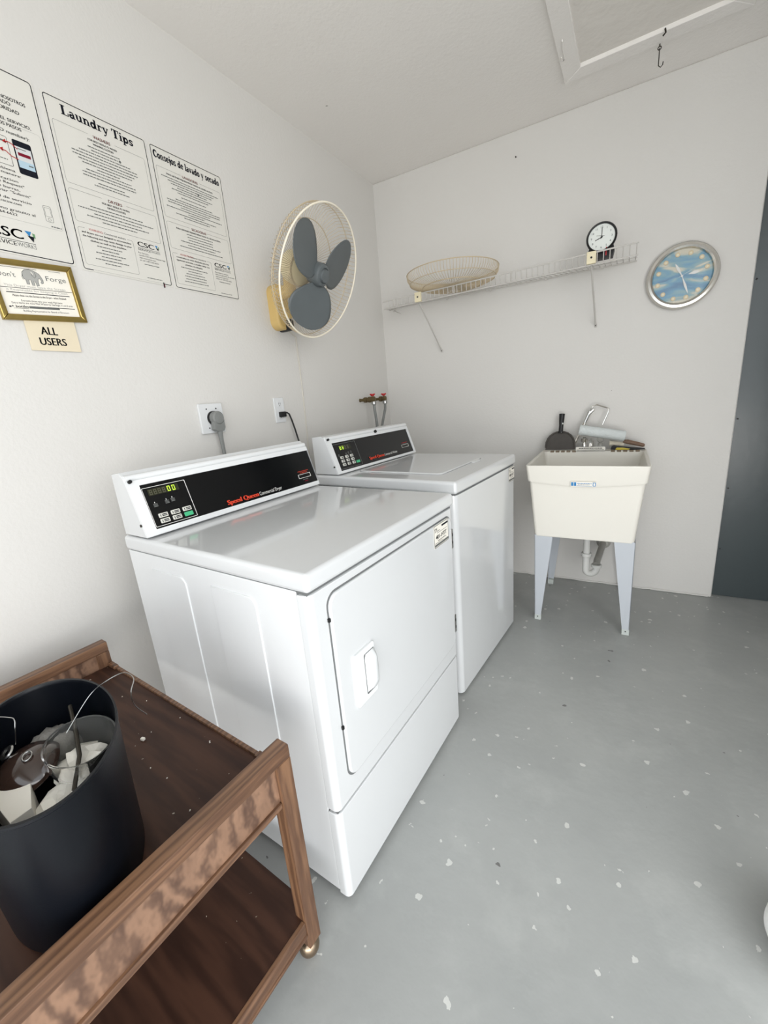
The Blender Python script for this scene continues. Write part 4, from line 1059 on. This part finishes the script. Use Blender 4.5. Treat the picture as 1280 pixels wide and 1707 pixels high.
blob('crumpled_paper', bp(.050, -.004, .150), .034, CREASE, 'loose crumpled paper at the bin wall nearest the cart rail', 'paper', 9, (1.3, 1, .5), .3)
MB(T(*bp(-.042, .030, .160)) @ RZ(.6) @ RX(.2)).box(-.035, .045, -.022, .028, -.0008, .0008, WPAPER).build('paper_sheet', origin=bp(-.042, .03, .16), label='flat white sheet behind the brown lid in the bin', cat='paper')
MB(T(bx, by, bz)).prism([(-.060, -.038), (-.030, -.060), (.052, -.062), (.052, -.036), (-.002, -.018)], .05, WPAPER, bev=.002, M=T(-.008, -.004, .128)).build('white_carton', origin=bp(0, -.04, .15), label='white paper carton at the near left side of the bin', cat='carton')
LM = T(*bp(-.050, -.016, .180)) @ RZ(-.3) @ RX(.25) @ RY(.22) @ Matrix.Scale(.84, 4)
LG = thing('glass_lid', 'dark brown glass lid with ring knob among the rubbish', 'lid', LM)
MB(LM).lathe([(0, .022), (.02, .0205), (.04, .014), (.054, .002), (.057, -.006), (.055, -.008), (.04, .004), (0, .012)], GLASSB, 40).build('lid_dome', LG)
MB(LM).tube([(.010 * math.cos(a), .016 + .008 * math.sin(a), .024) for a in [2 * PI * i / 16 for i in range(16)]], .0016, STEEL, 6, closed=True).build('lid_ring', LG)
GM = T(*bp(.008, .044, .186)) @ RZ(-.4) @ RX(-.12) @ RY(.2) @ Matrix.Scale(.80, 4)
MB(GM).lathe([(.060, .030), (.063, .032), (.063, .028), (.060, .0), (.050, -.035), (.036, -.055), (0, -.060)], GLASSC, 40).lathe([(.0585, .030), (.0585, .0), (.0485, -.034), (.035, -.053), (0, -.058)], GLASSC, 40).build('plastic_cup', origin=bp(.008, .044, .186), label='clear plastic cup lying open in the bin', cat='cup')
MB().tube([bp(-.094, .076, .214), bp(-.03, .055, .200), bp(.02, .036, .190), bp(.062, .006, .172)], .0034, DARKM, 8).build('stirring_stick', origin=bp(.0, .04, .19), label='thin dark grey stick poking out of the rubbish', cat='stick')
def wire(name, P, label):
    Q = [Vector(p) for p in P]; out_ = []
    for i in range(len(Q) - 1):
        p0 = Q[max(i - 1, 0)]; p1 = Q[i]; p2 = Q[i + 1]; p3 = Q[min(i + 2, len(Q) - 1)]
        for k in range(8):
            t = k / 8; out_.append(.5 * ((2 * p1) + (-p0 + p2) * t + (2 * p0 - 5 * p1 + 4 * p2 - p3) * t * t + (-p0 + 3 * p1 - 3 * p2 + p3) * t ** 3))
    out_.append(Q[-1])
    MB().tube(out_, .0008, STEEL, 5).build(name, origin=tuple(Q[0]), label=label, cat='wire')
wire('thin_wire', [bp(-.020, .040, .215), bp(-.024, .085, .252), bp(.0, .105, .275), bp(.03, .124, .29), bp(.06, .125, .288), bp(.10, .10, .292), bp(.075, .11, .25), bp(.06, .13, .21)], 'thin pale wire looping over the rim of the bin')
wire('thin_wire', [bp(-.125, -.012, .25), bp(-.10, -.004, .252), bp(-.082, -.001, .252), bp(-.075, -.006, .235), bp(-.09, -.008, .205)], 'thin pale wire curling up inside the left of the bin')
MB(T(*bp(-.098, -.020, .195)) @ RX(.6)).lathe([(.006, -.002), (.010, -.002), (.012, 0), (.010, .002), (.006, .002)], STEEL, 20).build('metal_ring', origin=bp(-.098, -.02, .195), label='small metal ring beside the brown lid in the bin', cat='ring')

# ------------------------------------------------------------------ white bag at the right edge
GX, GY = 1.935, -1.747
bg_ = MB(T(GX, GY, 0))
prof = [(0, .002), (.07, .002), (.105, .02), (.125, .07), (.12, .13), (.09, .18), (.045, .215), (.02, .235), (.018, .245), (.035, .27), (.04, .285), (.0, .28)]
bg_.lathe([(r * .9, z * .75) for r, z in prof], BAGW, 40)
for i, v in enumerate(bg_.v):
    dx, dy = v.x - GX, v.y - GY; a = math.atan2(dy, dx); k = 1 + .03 * math.sin(5 * a + v.z * 20) + .02 * math.sin(9 * a)
    bg_.v[i] = Vector((GX + dx * k, GY + dy * k, v.z))
bgo = bg_.build('laundry_bag', origin=(GX, GY, 0), label='rounded white bag on the floor at the right edge', cat='bag', ang=60)
sub = bgo.modifiers.new('smooth_cloth', 'SUBSURF'); sub.levels = 1; sub.render_levels = 2
